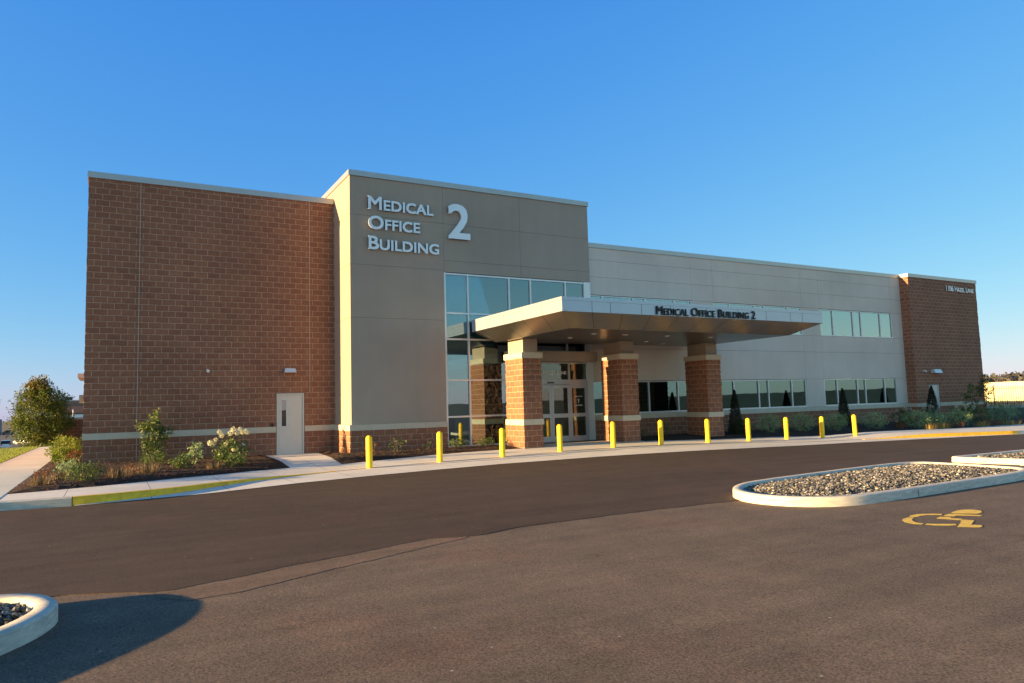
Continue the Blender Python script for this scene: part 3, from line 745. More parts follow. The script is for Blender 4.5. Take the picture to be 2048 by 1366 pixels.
for xa, xb in ((14.66, 15.6), (15.66, 17.3), (17.36, 18.24)):
    mb = MB(); mb.box(xa, xb, yG+.12, yG+.125, 4.4, 6.6); mb.build('roller_shade', M['shade'], bld)
mb = MB()                                                             # a reception desk and chairs seen dimly
mb.box(12.4, 14.2, 2.4, 3.0, .03, 1.05); mb.box(12.3, 14.3, 2.3, 3.1, 1.05, 1.09); mb.build('reception_desk', M['interior_dark'], bld)

# --- sliding entrance doors
yE = YB - .02
ent = MB()
ent.box(14.725, 18.24, yE, yE+.12, 2.36, 2.56)                          # door header
ent.box(14.725, 18.24, yE, yE+.10, 3.22, 3.28)
for xa, xb in ((15.40,15.54), (17.32,17.46), (18.13,18.24)): ent.box(xa, xb, yE-.01, yE+.11, -.01, 2.36)
for xa, xb in ((15.45,15.49), (17.32,17.40)): ent.box(xa, xb, yE-.005, yE+.10, 2.56, 3.22)
for xa, xb in ((14.725,15.40), (17.46,18.13)):
    for z0, z1 in ((.0,.24),(1.02,1.17),(2.20,2.36)): ent.box(xa, xb, yE, yE+.10, z0, z1)
M['alu_grey'] = plain('grey_door_aluminium', (.42,.43,.44), .4, .35, var=.04)
eo = ent.build('entrance_frame', M['alu_grey'], bld)
def leaf(x0, x1):
    mb = MB(); y = yE-.045
    mb.box(x0, x0+.10, y, y+.04, .03, 2.34); mb.box(x1-.10, x1, y, y+.04, .03, 2.34)
    for z0, z1 in ((.03,.26),(1.01,1.17),(2.22,2.34)): mb.box(x0+.10, x1-.10, y+.001, y+.039, z0, z1)
    l = mb.build('sliding_door', M['alu_grey'], bld)
    mb = MB(); mb.box(x0+.10, x1-.10, y+.015, y+.022, .26, 1.01); mb.build('pane', M['glass_clear'], l)
    mb = MB(); mb.box(x0+.10, x1-.10, y+.015, y+.022, 1.17, 2.22); mb.build('pane', M['glass_clear'], l)
leaf(15.54, 16.425); leaf(16.435, 17.32)
for xa, xb, z0, z1 in ((14.725,15.40,.24,1.02),(14.725,15.40,1.17,2.20),(17.46,18.13,.24,1.02),(17.46,18.13,1.17,2.20),(14.725,15.45,2.56,3.22),(15.49,17.32,2.56,3.22),(17.40,18.24,2.56,3.22)):
    mb = MB(); mb.box(xa, xb, yE+.04, yE+.05, z0, z1); mb.build('pane', M['glass_clear'], eo)
mb = MB(); mb.box(16.28, 16.58, yE-.07, yE-.001, 2.41, 2.46); mb.build('door_sensor', M['black'], eo)
text_part('1106 Hazel Lane', .25, M['vinyl'], eo, 'address_letters', 15.62, 2.78, yE+.03, 1.62, .16, ext=.001, bold=.003, spacing=.9, label='white address on the glass over the doors')
for z in (1.85, 1.48): 
    mb = MB(); mb.box(17.62, 18.0, yE+.034, yE+.036, z, z+.022); mb.build('glass_decal', M['vinyl'], eo)
mb = MB(); mb.box(17.79, 17.82, yE+.034, yE+.036, 1.58, 1.76); mb.box(17.76, 17.85, yE+.034, yE+.036, 1.70, 1.73); mb.build('glass_decal', M['vinyl'], eo)
mb = MB(); mb.box(14.3, 18.55, YB-.42, YB-.035, 3.29, 3.68); mb.build('entrance_header', M['tan'], bld)
mb = MB(); mb.box(14.0, 19.0, YB-.9, YB-.06, .028, .034); mb.build('door_mat', M['interior_dark'], bld)

# --- grey right wing with ribbon windows
HC = 8.29; XD, XE = 40.70, 47.67
wing = MB(); wing.box(X2-.3, XD+.3, YC+.4, 14, 8.0, HC); 
wing.box(X2-.3, XD+.1, 13.5, 14, Z0, 8)
wo = wing.build('rendered_wing', M['groove'], bld)
WST = [18.27, 25.90, 33.53]; MOD = [0, 1.08, 2.77, 3.46, 5.17, 6.25]
bands = [(1.07,1.075),]
rects = []; back = MB()
def zsplit(x0, x1, zs):
    for a, b in zip(zs, zs[1:]): rects.append((x0, x1, a, b))
gaps = []; x = 18.60
for ws in WST:
    if ws > x: gaps.append((x, ws))
    x = ws + 6.25
gaps.append((x, XD))
for a, b in gaps: zsplit(a, b, [1.06, 2.49, 3.9, 4.76, 6.22, 7.0, 7.75, HC]); back.box(a-.0, b+.0, YC+.05, YC+.3, 1.0, HC-.01)
for ws in WST:
    a, b = max(ws, 18.60), ws+6.25
    zsplit(a, b, [2.49, 3.9, 4.76]); zsplit(a, b, [6.22, 7.0, 7.75, HC])
    back.box(a, b, YC+.05, YC+.3, 2.5, 4.75); back.box(a, b, YC+.05, YC+.3, 6.23, HC-.01)
back.box(18.6, XD, YC+.05, YC+.3, Z0, 1.06)
back.build('wall_backing', M['groove'], wo)
panels(rects, YC, YC+.048, .005, 'grey', parent=wo)
mb = MB(); mb.box(18.60, XD-.0, YC-.09, YC+.04, .84, 1.056); mb.build('stone_band', M['stone'], wo)
mb = MB(); mb.box(18.60, XD, YC-.06, YC+.04, Z0, .838); mb.build('brick_base', M['brick'], wo)
mb = MB(); mb.box(X2+.035, XD-.05, YC-.04, YC+.28, HC, HC+.2); mb.build('coping', M['coping'], wo)
random.seed(5)
for wi, ws in enumerate(WST):
    for lv, (z0, z1) in enumerate(((1.07, 2.48), (4.78, 6.21))):
        a0 = max(ws, 18.62); fr_ = MB(); y = YC + .02; t_ = .032
        xs_ = [ws+m_ for m_ in MOD if ws+m_ > 18.63]
        if ws < 18.6: xs_ = [18.62+t_] + xs_
        edges = [xs_[0]-(0 if ws < 18.6 else -t_)] + xs_[1:-1] + [xs_[-1]-t_]
        for e_ in edges: fr_.box(e_-t_, e_+t_, y, y+.11, z0+.01, z1-.01)
        for a, b in zip(edges, edges[1:]):
            fr_.box(a+t_, b-t_, y+.002, y+.108, z0+.01, z0+.05); fr_.box(a+t_, b-t_, y+.002, y+.108, z1-.05, z1-.01)
        wobj = fr_.build('ribbon_window', M['alu'], bld)
        for k, (a, b) in enumerate(zip(edges, edges[1:])):
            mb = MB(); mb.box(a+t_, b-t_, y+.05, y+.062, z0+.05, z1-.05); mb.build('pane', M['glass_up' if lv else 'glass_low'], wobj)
            low = (.42 if lv == 0 else .36) * (z1-z0)
            if lv == 0 and wi == 2 and k == 4: low = 1.0
            if lv == 0 and wi == 2 and k == 0: low = .85
            if lv == 0 and wi == 0 and k == 0: low = .75
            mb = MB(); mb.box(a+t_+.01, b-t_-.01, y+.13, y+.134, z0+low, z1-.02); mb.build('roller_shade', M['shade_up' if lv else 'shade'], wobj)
        mb = MB(); mb.box(a0, ws+6.25, y-.035, y+.0, z0-.012, z0+.012); mb.build('window_sill', M['alu'], wobj)
# rooms behind the windows
mb = MB()
for z in (0, 3.6, 7.2): mb.box(18.7, 40.6, YC+.32, 4, z-.05, z)
for x in (18.62, 25.2, 32.8, 40.5): mb.box(x, x+.1, YC+.32, 4, .0, 7.15)
mb.box(18.7, 40.5, 4.0, 4.1, 0, 7.2); mb.build('room_wall', M['interior'], bld)
mb = MB(); mb.box(39.0, 39.7, 1.5, 2.1, 3.45, 3.5); mb.build('ceiling_light', M['lit'], bld)

# --- right brick block
mb = MB(); mb.box(XD, XE, YD, 14, 1.033, HC); mb.box(XD, 41.95, YD, 13, Z0-.4, .829); mb.box(42.9, XE, YD, 13, Z0-.4, .829)
mb = MB()
for (xa, xb, za, zb) in ((XD,41.95,Z0-.4,.83),(42.88,XE,Z0-.4,.83),(XD,41.95,1.033,2.1),(42.88,XE,1.033,2.1),(XD,XE,2.1,HC)):
    rough_grid(mb, (xa,YD), (1,0), xb-xa, za, zb, (0,-1), res=.1016)
for za, zb in ((Z0-.4,.83),(1.033,HC)): rough_grid(mb, (XD, YC+.1), (0,-1), YC+.1-YD, za, zb, (-1,0), res=.1016)
mb.box(XE-.02, XE, YD+.02, 14, Z0-.4, HC); mb.box(XD+.1, XE-.1, YD+.1, 14, HC-.3, HC-.1)
bw = mb.build('brick_wall', M['brick'], bld)
mb = MB(); mb.box(XD-.03, 41.949, YD-.03, YD+.1, .831, 1.032); mb.box(42.881, XE+.03, YD-.03, YD+.1, .831, 1.032); mb.box(XD-.028, XD+.05, YD+.101, YC-.091, .831, 1.032); mb.build('stone_band', M['stone'], bw)
mb = MB(); mb.box(XD-.045, XE+.05, YD-.05, YD+.28, HC+.002, HC+.202); mb.box(XD-.045, XD+.25, YD+.281, 14, HC+.002, HC+.202); mb.box(XE-.25, XE+.05, YD+.281, 14, HC+.002, HC+.202); mb.build('coping', M['coping'], bw)
steel_door(bld, 41.96, 42.87, YD, -.08, 2.07)
wall_lamp(42.2, 42.95, YD-.01, 2.74, 2.95, .28); camera_part(41.51, YD-.01, 2.87)
text_part('1106 Hazel Lane', .4, M['letter'], bw, 'address_letters', 44.34, 7.66, YD-.06, 2.93, .33, ext=.02, bold=.004, spacing=.9, label='silver address on the right brick block')

# ------------------------------------------------------------------ entrance canopy and pillars (parts of the building)
cx0, cx1, cy0, cy1, ct, cb, sz = 12.87, 24.98, -8.58, -2.24, 4.872, 4.415, 4.0
sx0, sx1, sy0, sy1 = 13.70, 24.05, -7.72, -2.60
mb = MB(); mb.box(cx0, cx1, cy0, cy1, cb+.002, ct-.11); can = mb.build('entrance_canopy', M['canopy'], bld)
mb = MB(); mb.box(cx0-.012, cx1+.012, cy0-.012, cy1+.012, ct-.108, ct); mb.build('fascia_trim', M['canopy'], can)
mb = MB()
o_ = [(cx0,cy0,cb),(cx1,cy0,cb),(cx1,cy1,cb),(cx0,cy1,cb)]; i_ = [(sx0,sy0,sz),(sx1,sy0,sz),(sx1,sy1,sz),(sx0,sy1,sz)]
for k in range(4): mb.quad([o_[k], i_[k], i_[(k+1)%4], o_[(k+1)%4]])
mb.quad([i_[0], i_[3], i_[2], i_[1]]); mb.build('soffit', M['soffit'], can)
# panel seams: fascia and sloping soffit
mb = MB()
for x in (14.0, 14.72, 15.99, 17.24, 18.9, 20.4, 21.86, 23.16, 23.83): mb.box(x-.006, x+.006, cy0-.003, cy0, cb+.004, ct-.112)
for y in (-7.4, -6.1, -4.8, -3.5): mb.box(cx0-.003, cx0, y-.006, y+.006, cb+.004, ct-.112)
def seam(p, q, w=.008):
    p = Vector(p); q = Vector(q); d = (q-p).normalized(); s_ = d.cross(Vector((0,0,1))).normalized()*w; dn = Vector((0,0,-.004))
    mb.quad([p-s_+dn, q-s_+dn, q+s_+dn, p+s_+dn])
def fs(x, y=None): return (x, cy0, cb)
for x in (14.0, 15.2, 16.4, 17.6, 18.8, 20.0, 21.2, 22.4, 23.6): 
    t_ = (x-cx0)/(cx1-cx0); xi = sx0+(sx1-sx0)*t_; seam((x, cy0, cb), (xi, sy0, sz))
    seam((xi, sy0, sz), (xi, sy1, sz), .005)
for y in (-7.4, -6.1, -4.8, -3.5):
    t_ = (y-cy0)/(cy1-cy0); yi = sy0+(sy1-sy0)*t_; seam((cx0, y, cb), (sx0, yi, sz)); seam((sx0, yi, sz), (sx1, yi, sz), .005)
mb.build('panel_seam', M['seam'], can)
text_part('Medical Office Building 2', .4, M['black'], can, 'sign_letters', 16.60, 4.435, cy0-.035, 4.66, .30, ext=.015, bold=.003, label='black sign on the canopy edge')
for x, y in ((15.6,-6.4),(17.0,-6.4),(19.0,-6.4),(21.2,-6.4),(15.6,-4.9),(19.8,-4.2),(21.2,-3.6)):
    mb = MB(); mb.lathe([(.10,0),(.10,-.012),(.075,-.014),(.07,-.004)], 20, (x, y, sz-.004)); mb.lathe([(.07,-.006),(0,-.006)], 20, (x, y, sz-.004)); mb.build('downlight', M['white'], can)
for x0, x1 in ((13.90, 14.70), (18.40, 19.24), (22.98, 23.80)):
    y0, y1 = -4.25, -2.95; mb = MB()
    for za, zb in ((-.3, .83), (1.04, 3.28)):
        rough_grid(mb, (x0,y0), (1,0), x1-x0, za, zb, (0,-1)); rough_grid(mb, (x0,y1), (0,-1), y1-y0, za, zb, (-1,0))
        rough_grid(mb, (x1,y0), (0,1), y1-y0, za, zb, (1,0)); rough_grid(mb, (x1,y1), (-1,0), x1-x0, za, zb, (0,1))
    pl = mb.build('pillar', M['brick'], bld)
    mb = MB(); mb.box(x0-.035, x1+.035, y0-.035, y1+.035, .832, 1.038); mb.build('stone_band', M['stone'], pl)
    mb = MB(); mb.box(x0-.045, x1+.045, y0-.045, y1+.045, 3.281, 3.49); mb.build('stone_cap', M['stone'], pl)
    mb = MB(); mb.box(x0+.09, x1-.09, y0+.09, y1-.09, 3.491, 3.998); mb.build('pillar_neck', M['tan'], pl)

# ------------------------------------------------------------------ bollards
BOLL = [(7.33,-6.62),(9.65,-6.36),(11.87,-6.30),(14.26,-6.04),(16.57,-5.99),(18.70,-6.10),(21.2,-5.95),(23.43,-5.95),(25.68,-5.95),(27.75,-6.1),(29.2,-6.65)]
BLAB = ['yellow bollard farthest left, in front of the mulch bed beside the tan corner', 'yellow bollard second from the left, before the left edge of the tall glass',
 'yellow bollard third from the left, just left of the sunlit first pillar', 'yellow bollard in front of the sliding entrance doors, right of the first pillar',
 'yellow bollard in front of the left half of the middle pillar', 'yellow bollard in the gap between the middle pillar and the right pillar', 'yellow bollard directly in front of the right-hand pillar',
 'yellow bollard just right of the right-hand pillar and the first dark conifer', 'yellow bollard fourth from the right, before low green shrubs', 'yellow bollard second from the right end of the row', 'yellow bollard farthest right, beside the middle dark conifer']
BLAB[8] = 'yellow bollard third from the right end of the row, before low green shrubs'
random.seed(21)
b0 = empty('bollard', (0,0,0), BLAB[0], 'bollard', 'yellow bollards along the drop-off kerb')
r = .092; Hh = .93
mb = MB(); mb.lathe([(r, .012)] + [(r, Hh-.095)] + [(r*cos(a), Hh-.09 + .09*sin(a)) for a in [radians(d) for d in (0,15,30,45,60,75,90)]], 24)
mb.build('sleeve', M['yellow'], b0, smooth=True)
mb = MB(); mb.lathe([(r+.012,-.06),(r+.012,.008),(r,.014)], 24); mb.build('foot_ring', M['yellow_paint'], b0)
for i, (x, y) in enumerate(BOLL):
    b = b0 if i == 0 else copy_tree(b0)
    b.location = (x, y, walk_z(x, y)+.02); b.rotation_euler = (random.gauss(0,.006), random.gauss(0,.006), random.uniform(0,6)); b['label'] = BLAB[i]

# ------------------------------------------------------------------ vegetation
def leaf_quad(mb, c, size, tint, up=.3, asp=.45):
    d = Vector((random.gauss(0,1), random.gauss(0,1), random.gauss(up,1)))
    if d.length < .01: d = Vector((0,0,1))
    d.normalize(); s_ = d.cross(Vector((random.gauss(0,1), random.gauss(0,1), random.gauss(0,1)))).normalized()
    l = size*random.uniform(.7,1.3); w = l*asp; dr = Vector((0,0,-.15*l))
    mb.quad([c, c+d*l*.5+s_*w*.5, c+d*l+dr, c+d*l*.5-s_*w*.5], 0, tint)
def clumps(mb, n, cen, rad, leaf, per, cr, flat=0., tb=0., shell=.55, asp=.45, up=.3):
    """leaf clumps spread through an ellipsoid with an uneven outline"""
    for k in range(n):
        while True:
            v = Vector((random.uniform(-1,1), random.uniform(-1,1), random.uniform(-1,1)))
            if shell < v.length <= 1 or (v.length <= 1 and random.random() < .3): break
        q = 1 + .22*noise.noise(v*2.3 + Vector(cen)*.37)
        c = Vector((cen[0]+v.x*rad[0]*q, cen[1]+v.y*rad[1]*q, cen[2]+v.z*rad[2]*q))
        if c.z < .01: c.z = random.uniform(.02, .1)
        ct = random.uniform(0,.6) + tb
        for j in range(per):
            p = c + Vector((random.gauss(0,cr), random.gauss(0,cr), random.gauss(0,cr*.8)))
            if p.z < .0: p.z = .01
            leaf_quad(mb, p, leaf, cl(ct+random.uniform(0,.4)), up, asp)
def plant(name, x, y, zz, label, cat, group=None, seedv=0):
    random.seed(seedv or int(x*100+abs(y)*7)); return empty(name, (x, y, zz), label, cat, group)
def stems(parent, n, rad, h, r=.008, mat='bark'):
    mb = MB()
    for k in range(n):
        a = random.uniform(0, 2*pi); d = random.uniform(.2, 1)*rad
        mb.tube((cos(a)*.03, sin(a)*.03, -.1), (cos(a)*d*.5, sin(a)*d*.5, h*.55), r, r*.8, 5, False); mb.tube((cos(a)*d*.5, sin(a)*d*.5, h*.55), (cos(a)*d, sin(a)*d, h*.95), r*.8, r*.4, 5, False)
    return mb.build('stem', M[mat], parent)
def mz(x, y): return walk_z(x, y) + .07
def shrub(x, y, w, h, mat, label, n=70, per=14, leaf=.05, group=None, name='shrub', cat='shrub', asp=.45, up=.3):
    p = plant(name, x, y, mz(x, y), label, cat, group); mb = MB()
    clumps(mb, n, (0,0,h*.52), (w/2, w/2, h*.5), leaf, per, w*.055, asp=asp, up=up)
    mb.build('foliage', M[mat], p); stems(p, 7, w*.35, h*.8); return p
def tuft(x, y, w, h, mat, label, n=260, group=None, name='ornamental_grass', cat='grass tuft'):
    p = plant(name, x, y, mz(x, y)-.02, label, cat, group); mb = MB()
    for k in range(n):
        a = random.uniform(0, 2*pi); r = random.random()**.6*w*.42; b = Vector((cos(a)*r, sin(a)*r, 0)); lean = random.uniform(-.1, .62)*w; hh = h*random.uniform(.25,1.05)
        t1 = b + Vector((cos(a)*lean*.35, sin(a)*lean*.35, hh*.65)); t2 = b + Vector((cos(a)*lean, sin(a)*lean, hh*random.uniform(.7,1)))
        s_ = Vector((-sin(a), cos(a), 0))*.0045; tt = random.random()
        mb.quad([b-s_, b+s_, t1+s_*.8, t1-s_*.8], 0, tt); mb.quad([t1-s_*.8, t1+s_*.8, t2], 0, tt)
    mb.build('blades', M[mat], p); return p
def hydrangea(x, y, w, h, label, heads, pet='petal', dark=False, hr=.075, group=None, spread=.3):
    p = plant('hydrangea', x, y, mz(x, y), label, 'hydrangea', group); mb = MB()
    clumps(mb, 60, (0,0,h*.42), (w*.42, w*.42, h*.42), .10, 10, w*.06, asp=.6)
    mb.build('foliage', M['leaf_green'], p); stems(p, 9, w*.4, h*.85)
    hm = MB()
    for k in range(170):
        d = Vector((random.gauss(0,1), random.gauss(0,1), random.gauss(0,1))).normalized(); c = Vector((d.x*hr, d.y*hr, d.z*hr*1.15))*random.uniform(.8,1.05)
        leaf_quad(hm, c, hr*.42, random.random(), 0, .9)
    first = None
    for k, (dx, dz) in enumerate(heads):
        a = random.uniform(-.9,.9); ob = hm.build('flower_head', M[pet], p) if first is None else first.copy()
        if first is None: first = ob
        else: COL.objects.link(ob)
        # heads spread along the image-right direction and lean to the front
        ob.location = Vector((cos(yaw)*dx*w, -sin(yaw)*dx*w, dz*h)) + Vector((-sin(yaw), -cos(yaw), 0))*random.uniform(.05,spread)*w + Vector((0, 0, .02))
        s_ = random.uniform(.8,1.2); ob.scale = (s_,s_,s_); ob.rotation_euler = (random.uniform(0,1), random.uniform(0,1), random.uniform(0,6))
    return p

# left bed
p = plant('tall_shrub', 2.03, -.85, mz(2,-.8), 'tall narrow broadleaf shrub against the left brick wall, its top bright green', 'shrub', seedv=31); mb = MB()
clumps(mb, 70, (0,0,.62), (.34,.30,.6), .12, 9, .09, asp=.42, tb=-.1); clumps(mb, 26, (-.08,0,1.2), (.22,.2,.32), .12, 8, .07, tb=.25, asp=.42); clumps(mb, 8, (.02,0,1.58), (.10,.1,.13), .11, 7, .05, tb=.4, asp=.4); clumps(mb, 12, (.32,-.15,.95), (.18,.15,.25), .10, 7, .06, asp=.42); clumps(mb, 10, (-.38,.05,1.12), (.18,.12,.12), .11, 7, .05, tb=.4, asp=.42)
mb.build('foliage', M['leaf_green'], p); stems(p, 9, .3, 1.3, .012)
hydrangea(3.95, -4.1, 1.05, .98, 'hydrangea with cream flower heads in the left mulch bed near the steel door', [(-0.59, 0.66), (-0.5, 0.65), (-0.44, 0.76), (-0.34, 0.98), (-0.28, 0.88), (-0.14, 0.62), (-0.03, 0.94), (0.06, 1.04), (0.15, 0.93), (0.25, 1.05), (0.3, 0.95), (0.39, 0.98), (0.09, 0.47), (0.47, 0.95)], hr=.062, spread=.12)
for i in range(3):
    x, y = [(-.62,3.4),(-.55,1.6),(-.7,6.2)][i]
    shrub(x, y, [1.25,.8,1.0][i], [.80,.52,.72][i], 'leaf_bright', ['sunlit yellow-green shrub beside the left building corner, largest of the strip', 'small sunlit yellow-green shrub in front of the larger one by the left corner', 'sunlit shrub farthest back along the path on the left side'][i], 110, 12, .085)
shrub(-.25, .7, .5, .45, 'leaf_red', 'small reddish shrub at the foot of the left building corner', 28, 10, .05)
shrub(.25, -7.35, .85, .44, 'leaf_green', 'low dark green shrub in the middle of the front edge of the left mulch bed', 70, 16, .055)
shrub(-.15, -4.6, .7, .42, 'leaf_sage', 'low grey-green shrub behind the front edge plants at the left end of the bed', 45, 12, .05)
tuft(-.55, -7.7, .5, .36, 'straw', 'dry tan grass tuft at the far left tip of the mulch bed', 170)
tuft(-.25, -6.3, .55, .36, 'straw', 'dry reddish tan grass tuft between the path and the low dark green shrub', 170)
tuft(1.0, -6.8, .65, .40, 'straw', 'dry tan grass tuft right of the low dark green shrub', 240)
tuft(1.65, -5.7, .7, .42, 'straw', 'dry tan grass tuft in front of the tall narrow shrub', 240)
tuft(3.3, -5.3, .5, .34, 'straw', 'small dry grass tuft at the foot of the cream hydrangea', 150)
shrub(1.9, -3.0, .75, .42, 'leaf_green', 'low green shrub just in front of the tall narrow shrub base', 50, 12, .06)
shrub(2.55, -4.5, .65, .40, 'leaf_green', 'low leafy shrub halfway between the tall shrub and the hydrangea', 60, 12, .065)
shrub(3.0, -3.4, .5, .66, 'leaf_sage', 'upright leafy shrub immediately left of the cream hydrangea', 45, 11, .06)
shrub(3.95, -4.9, .6, .36, 'leaf_green', 'low leafy plant under the right side of the cream hydrangea', 45, 12, .06)
shrub(-.6, -6.9, .4, .3, 'leaf_red', 'low bronze plant at the left tip of the left bed among dry grass', 26, 10, .045)
shrub(1.3, -6.3, .5, .28, 'leaf_red', 'low bronze plant between the dry grass tufts of the left bed', 26, 10, .045)
# middle bed
shrub(8.45, -3.6, .55, .5, 'leaf_red', 'sparse bronze plant right behind the leftmost bollard', 16, 8, .06)
shrub(9.45, -3.2, .6, .52, 'leaf_green', 'sparse green plant in front of the low brick base between the first two bollards', 18, 8, .06)
tuft(8.0, -1.9, .3, .34, 'straw', 'small reddish stalks against the sunlit brick corner', 40)
shrub(10.6, -3.1, .35, .3, 'leaf_green', 'small plant just left of the second bollard', 12, 8, .05)
shrub(11.7, -3.2, .65, .38, 'leaf_green', 'dark low shrub under the left entrance glass', 40, 12, .05)
shrub(13.0, -3.0, .8, .32, 'leaf_green', 'dark low spreading shrub left of the first pillar base', 40, 12, .05)
# behind / between pillars
shrub(20.0, -3.3, .55, .4, 'leaf_green', 'low shrub in the shade right of the middle pillar', 30, 10, .05)
shrub(21.3, -3.4, .5, .7, 'leaf_green', 'upright shaded shrub between the middle and right pillars', 35, 10, .05)
# conifers
def conifer(x, y, w, h, label):
    p = plant('conifer', x, y, mz(x, y)-.03, label, 'conifer', 'dark cone-shaped conifers by the wall'); mb = MB()
    for k in range(7000):
        z = random.random()**1.15; rr = w/2*(1-z)**.72*(.9+.18*noise.noise(Vector((z*6, k%7, x)))); rr = max(rr, .02)
        a = random.uniform(0, 2*pi); d = rr*random.uniform(.55,1.05); c = Vector((cos(a)*d, sin(a)*d, .04+z*h*.96))
        leaf_quad(mb, c, .06, random.random(), 1.6, .4)
    mb.build('foliage', M['leaf_dark'], p); mb = MB(); mb.tube((0,0,-.1), (0,0,h*.8), .04, .01, 8); mb.build('trunk', M['bark'], p)
conifer(24.9, -3.9, .80, 2.0, 'dark cone-shaped conifer immediately right of the right-hand pillar')
conifer(32.7, -3.6, .82, 1.95, 'dark cone-shaped conifer between the two right ribbon windows')
conifer(40.75, -3.3, .95, 2.0, 'dark cone-shaped conifer beside the right brick block door')
# right bed
G2 = 'sage green mounded shrubs of the right bed'
for (x, y, w, h, lb, mt) in ((25.2,-4.0,.8,.55,'low green shrub right behind the bollard beside the right pillar','leaf_green'),(27.0,-3.9,.85,.72,'rounded green shrub between the ninth and tenth bollards','leaf_sage'),(28.6,-4.4,1.0,.76,'rounded green shrub immediately left of the second bollard from the right','leaf_sage'),(30.4,-4.8,.98,.72,'rounded green shrub in front of the middle conifer','leaf_sage'),(32.8,-5.1,1.05,.70,'grey-green rounded shrub right of the rightmost bollard','leaf_sage'),
    (35.3,-5.7,1.15,.75,'grey-green mounded shrub below the right block door conifer','leaf_sage'),(36.9,-5.6,.95,.66,'bright green mounded shrub right of the steel door','leaf_sage'),(38.2,-6.0,1.1,.76,'silvery mounded shrub at the right brick block corner, below the white hydrangea','leaf_sage'),(41.2,-5.4,1.15,.8,'green mounded shrub just right of the brick block corner','leaf_green'),(43.3,-5.5,1.4,.86,'broad green mounded shrub at the right edge of the photo','leaf_sage'),(46.0,-4.5,1.6,.9,'dark green shrub behind the broad mounded shrub on the right','leaf_green'),(48.6,-3.0,1.8,1.1,'dark shrub farthest back on the right by the picket fence','leaf_green')):
    shrub(x, y, w*1.2, h*1.15, mt, lb, 120, 15, .055)
hd = [(-.4,.5),(-.3,.8),(-.15,.6),(-.05,.9),(.05,.7),(.2,.85),(.3,.55),(.4,.75),(0,.4),(-.45,.3)]
hydrangea(35.5, -4.9, 1.15, .98, 'hydrangea with faded flower heads left of the right block conifer', hd, 'petal_pink', hr=.085)
hydrangea(38.6, -4.3, 1.15, 1.0, 'hydrangea with faded pinkish heads in front of the right block conifer', hd, 'petal_pink', hr=.085)
hydrangea(41.9, -4.2, 1.3, 1.0, 'hydrangea with a few white heads right of the right block steel door', hd[:8], 'petal', hr=.085)
for (x, y, w, h, lb) in ((35.3,-6.3,.7,.36,'small golden grass tuft before the mounded shrubs, leftmost of the golden tufts'),(36.5,-6.2,.85,.42,'golden grass tuft next to the leftmost one, at the kerb side of the right bed'),(39.8,-6.3,.9,.40,'golden grass tuft between the silvery and green mounds'),(42.2,-6.5,1.4,.38,'wide golden grass tuft at the right edge of the photo')):
    tuft(x, y, w, h, 'gold', lb, 150)
for (x, y, w, h, lb) in ((37.6,-6.3,.8,.34,'low bronze plant at the foot of the silvery mounded shrub'),(40.7,-6.35,.9,.36,'low bronze plant before the green mound right of the brick corner'),(44.6,-6.4,1.3,.36,'low bronze plants at the far right end of the bed'),(33.9,-5.75,.6,.3,'low bronze plant under the hydrangea left of the right conifer')):
    shrub(x, y, w, h, 'leaf_red', lb, 40, 12, .05)

def tree(x, y, z, h, w, label, n, mat, leaf, trunk_h=.35, group=None, seedv=0, tr=.09, top=.25, per=16, name='tree'):
    p = plant(name, x, y, z, label, 'tree', group, seedv or 1); mb = MB(); mb.tube((0,0,-.6), (.03,0,h*.45), tr, tr*.6, 9, False); mb.tube((.03,0,h*.45), (0,0,h*.85), tr*.6, tr*.15, 7, False)
    for k in range(9):
        a = k*2.4; z0 = h*(trunk_h*.8+.05*k*.9); mb.tube((.02,0,z0), (cos(a)*w*.33, sin(a)*w*.33, z0+h*.2), tr*.35, tr*.08, 6, False)
    mb.build('trunk', M['bark'], p); mb = MB()
    hc = h*(1-trunk_h*.55)
    clumps(mb, n, (0,0,h-hc*.52), (w*.5, w*.5, hc*.46), leaf, per, w*.05, shell=.6)
    clumps(mb, int(n*.2), (-w*.05,0,h-hc*.12), (w*.22, w*.22, hc*.2), leaf, per, w*.035, tb=top, shell=.2)
    mb.build('crown', M[mat], p); return p
tree(-3.05, 27.2, -.75, 4.6, 3.15, 'dense rounded green tree at the end of the left path, turning orange at its top', 820, 'leaf_tree', .14, .12, seedv=41, tr=.13, top=.5, per=22)
tree(44.2, -3.6, -.2, 2.3, .85, 'young thin tree with dark leaves nearest the right brick corner', 50, 'leaf_green', .12, .3, seedv=42, tr=.03, per=10)
tree(47.5, -2.6, -.1, 2.6, 1.0, 'young thin tree with dark leaves at the far right edge', 45, 'leaf_green', .12, .5, seedv=43, tr=.03, per=10)
tree(-38.5, 300, -4, 14.0, 5.5, 'distant dark tree at the far left edge of the photo', 160, 'leaf_tree', .8, .1, seedv=44, tr=.3, top=0)

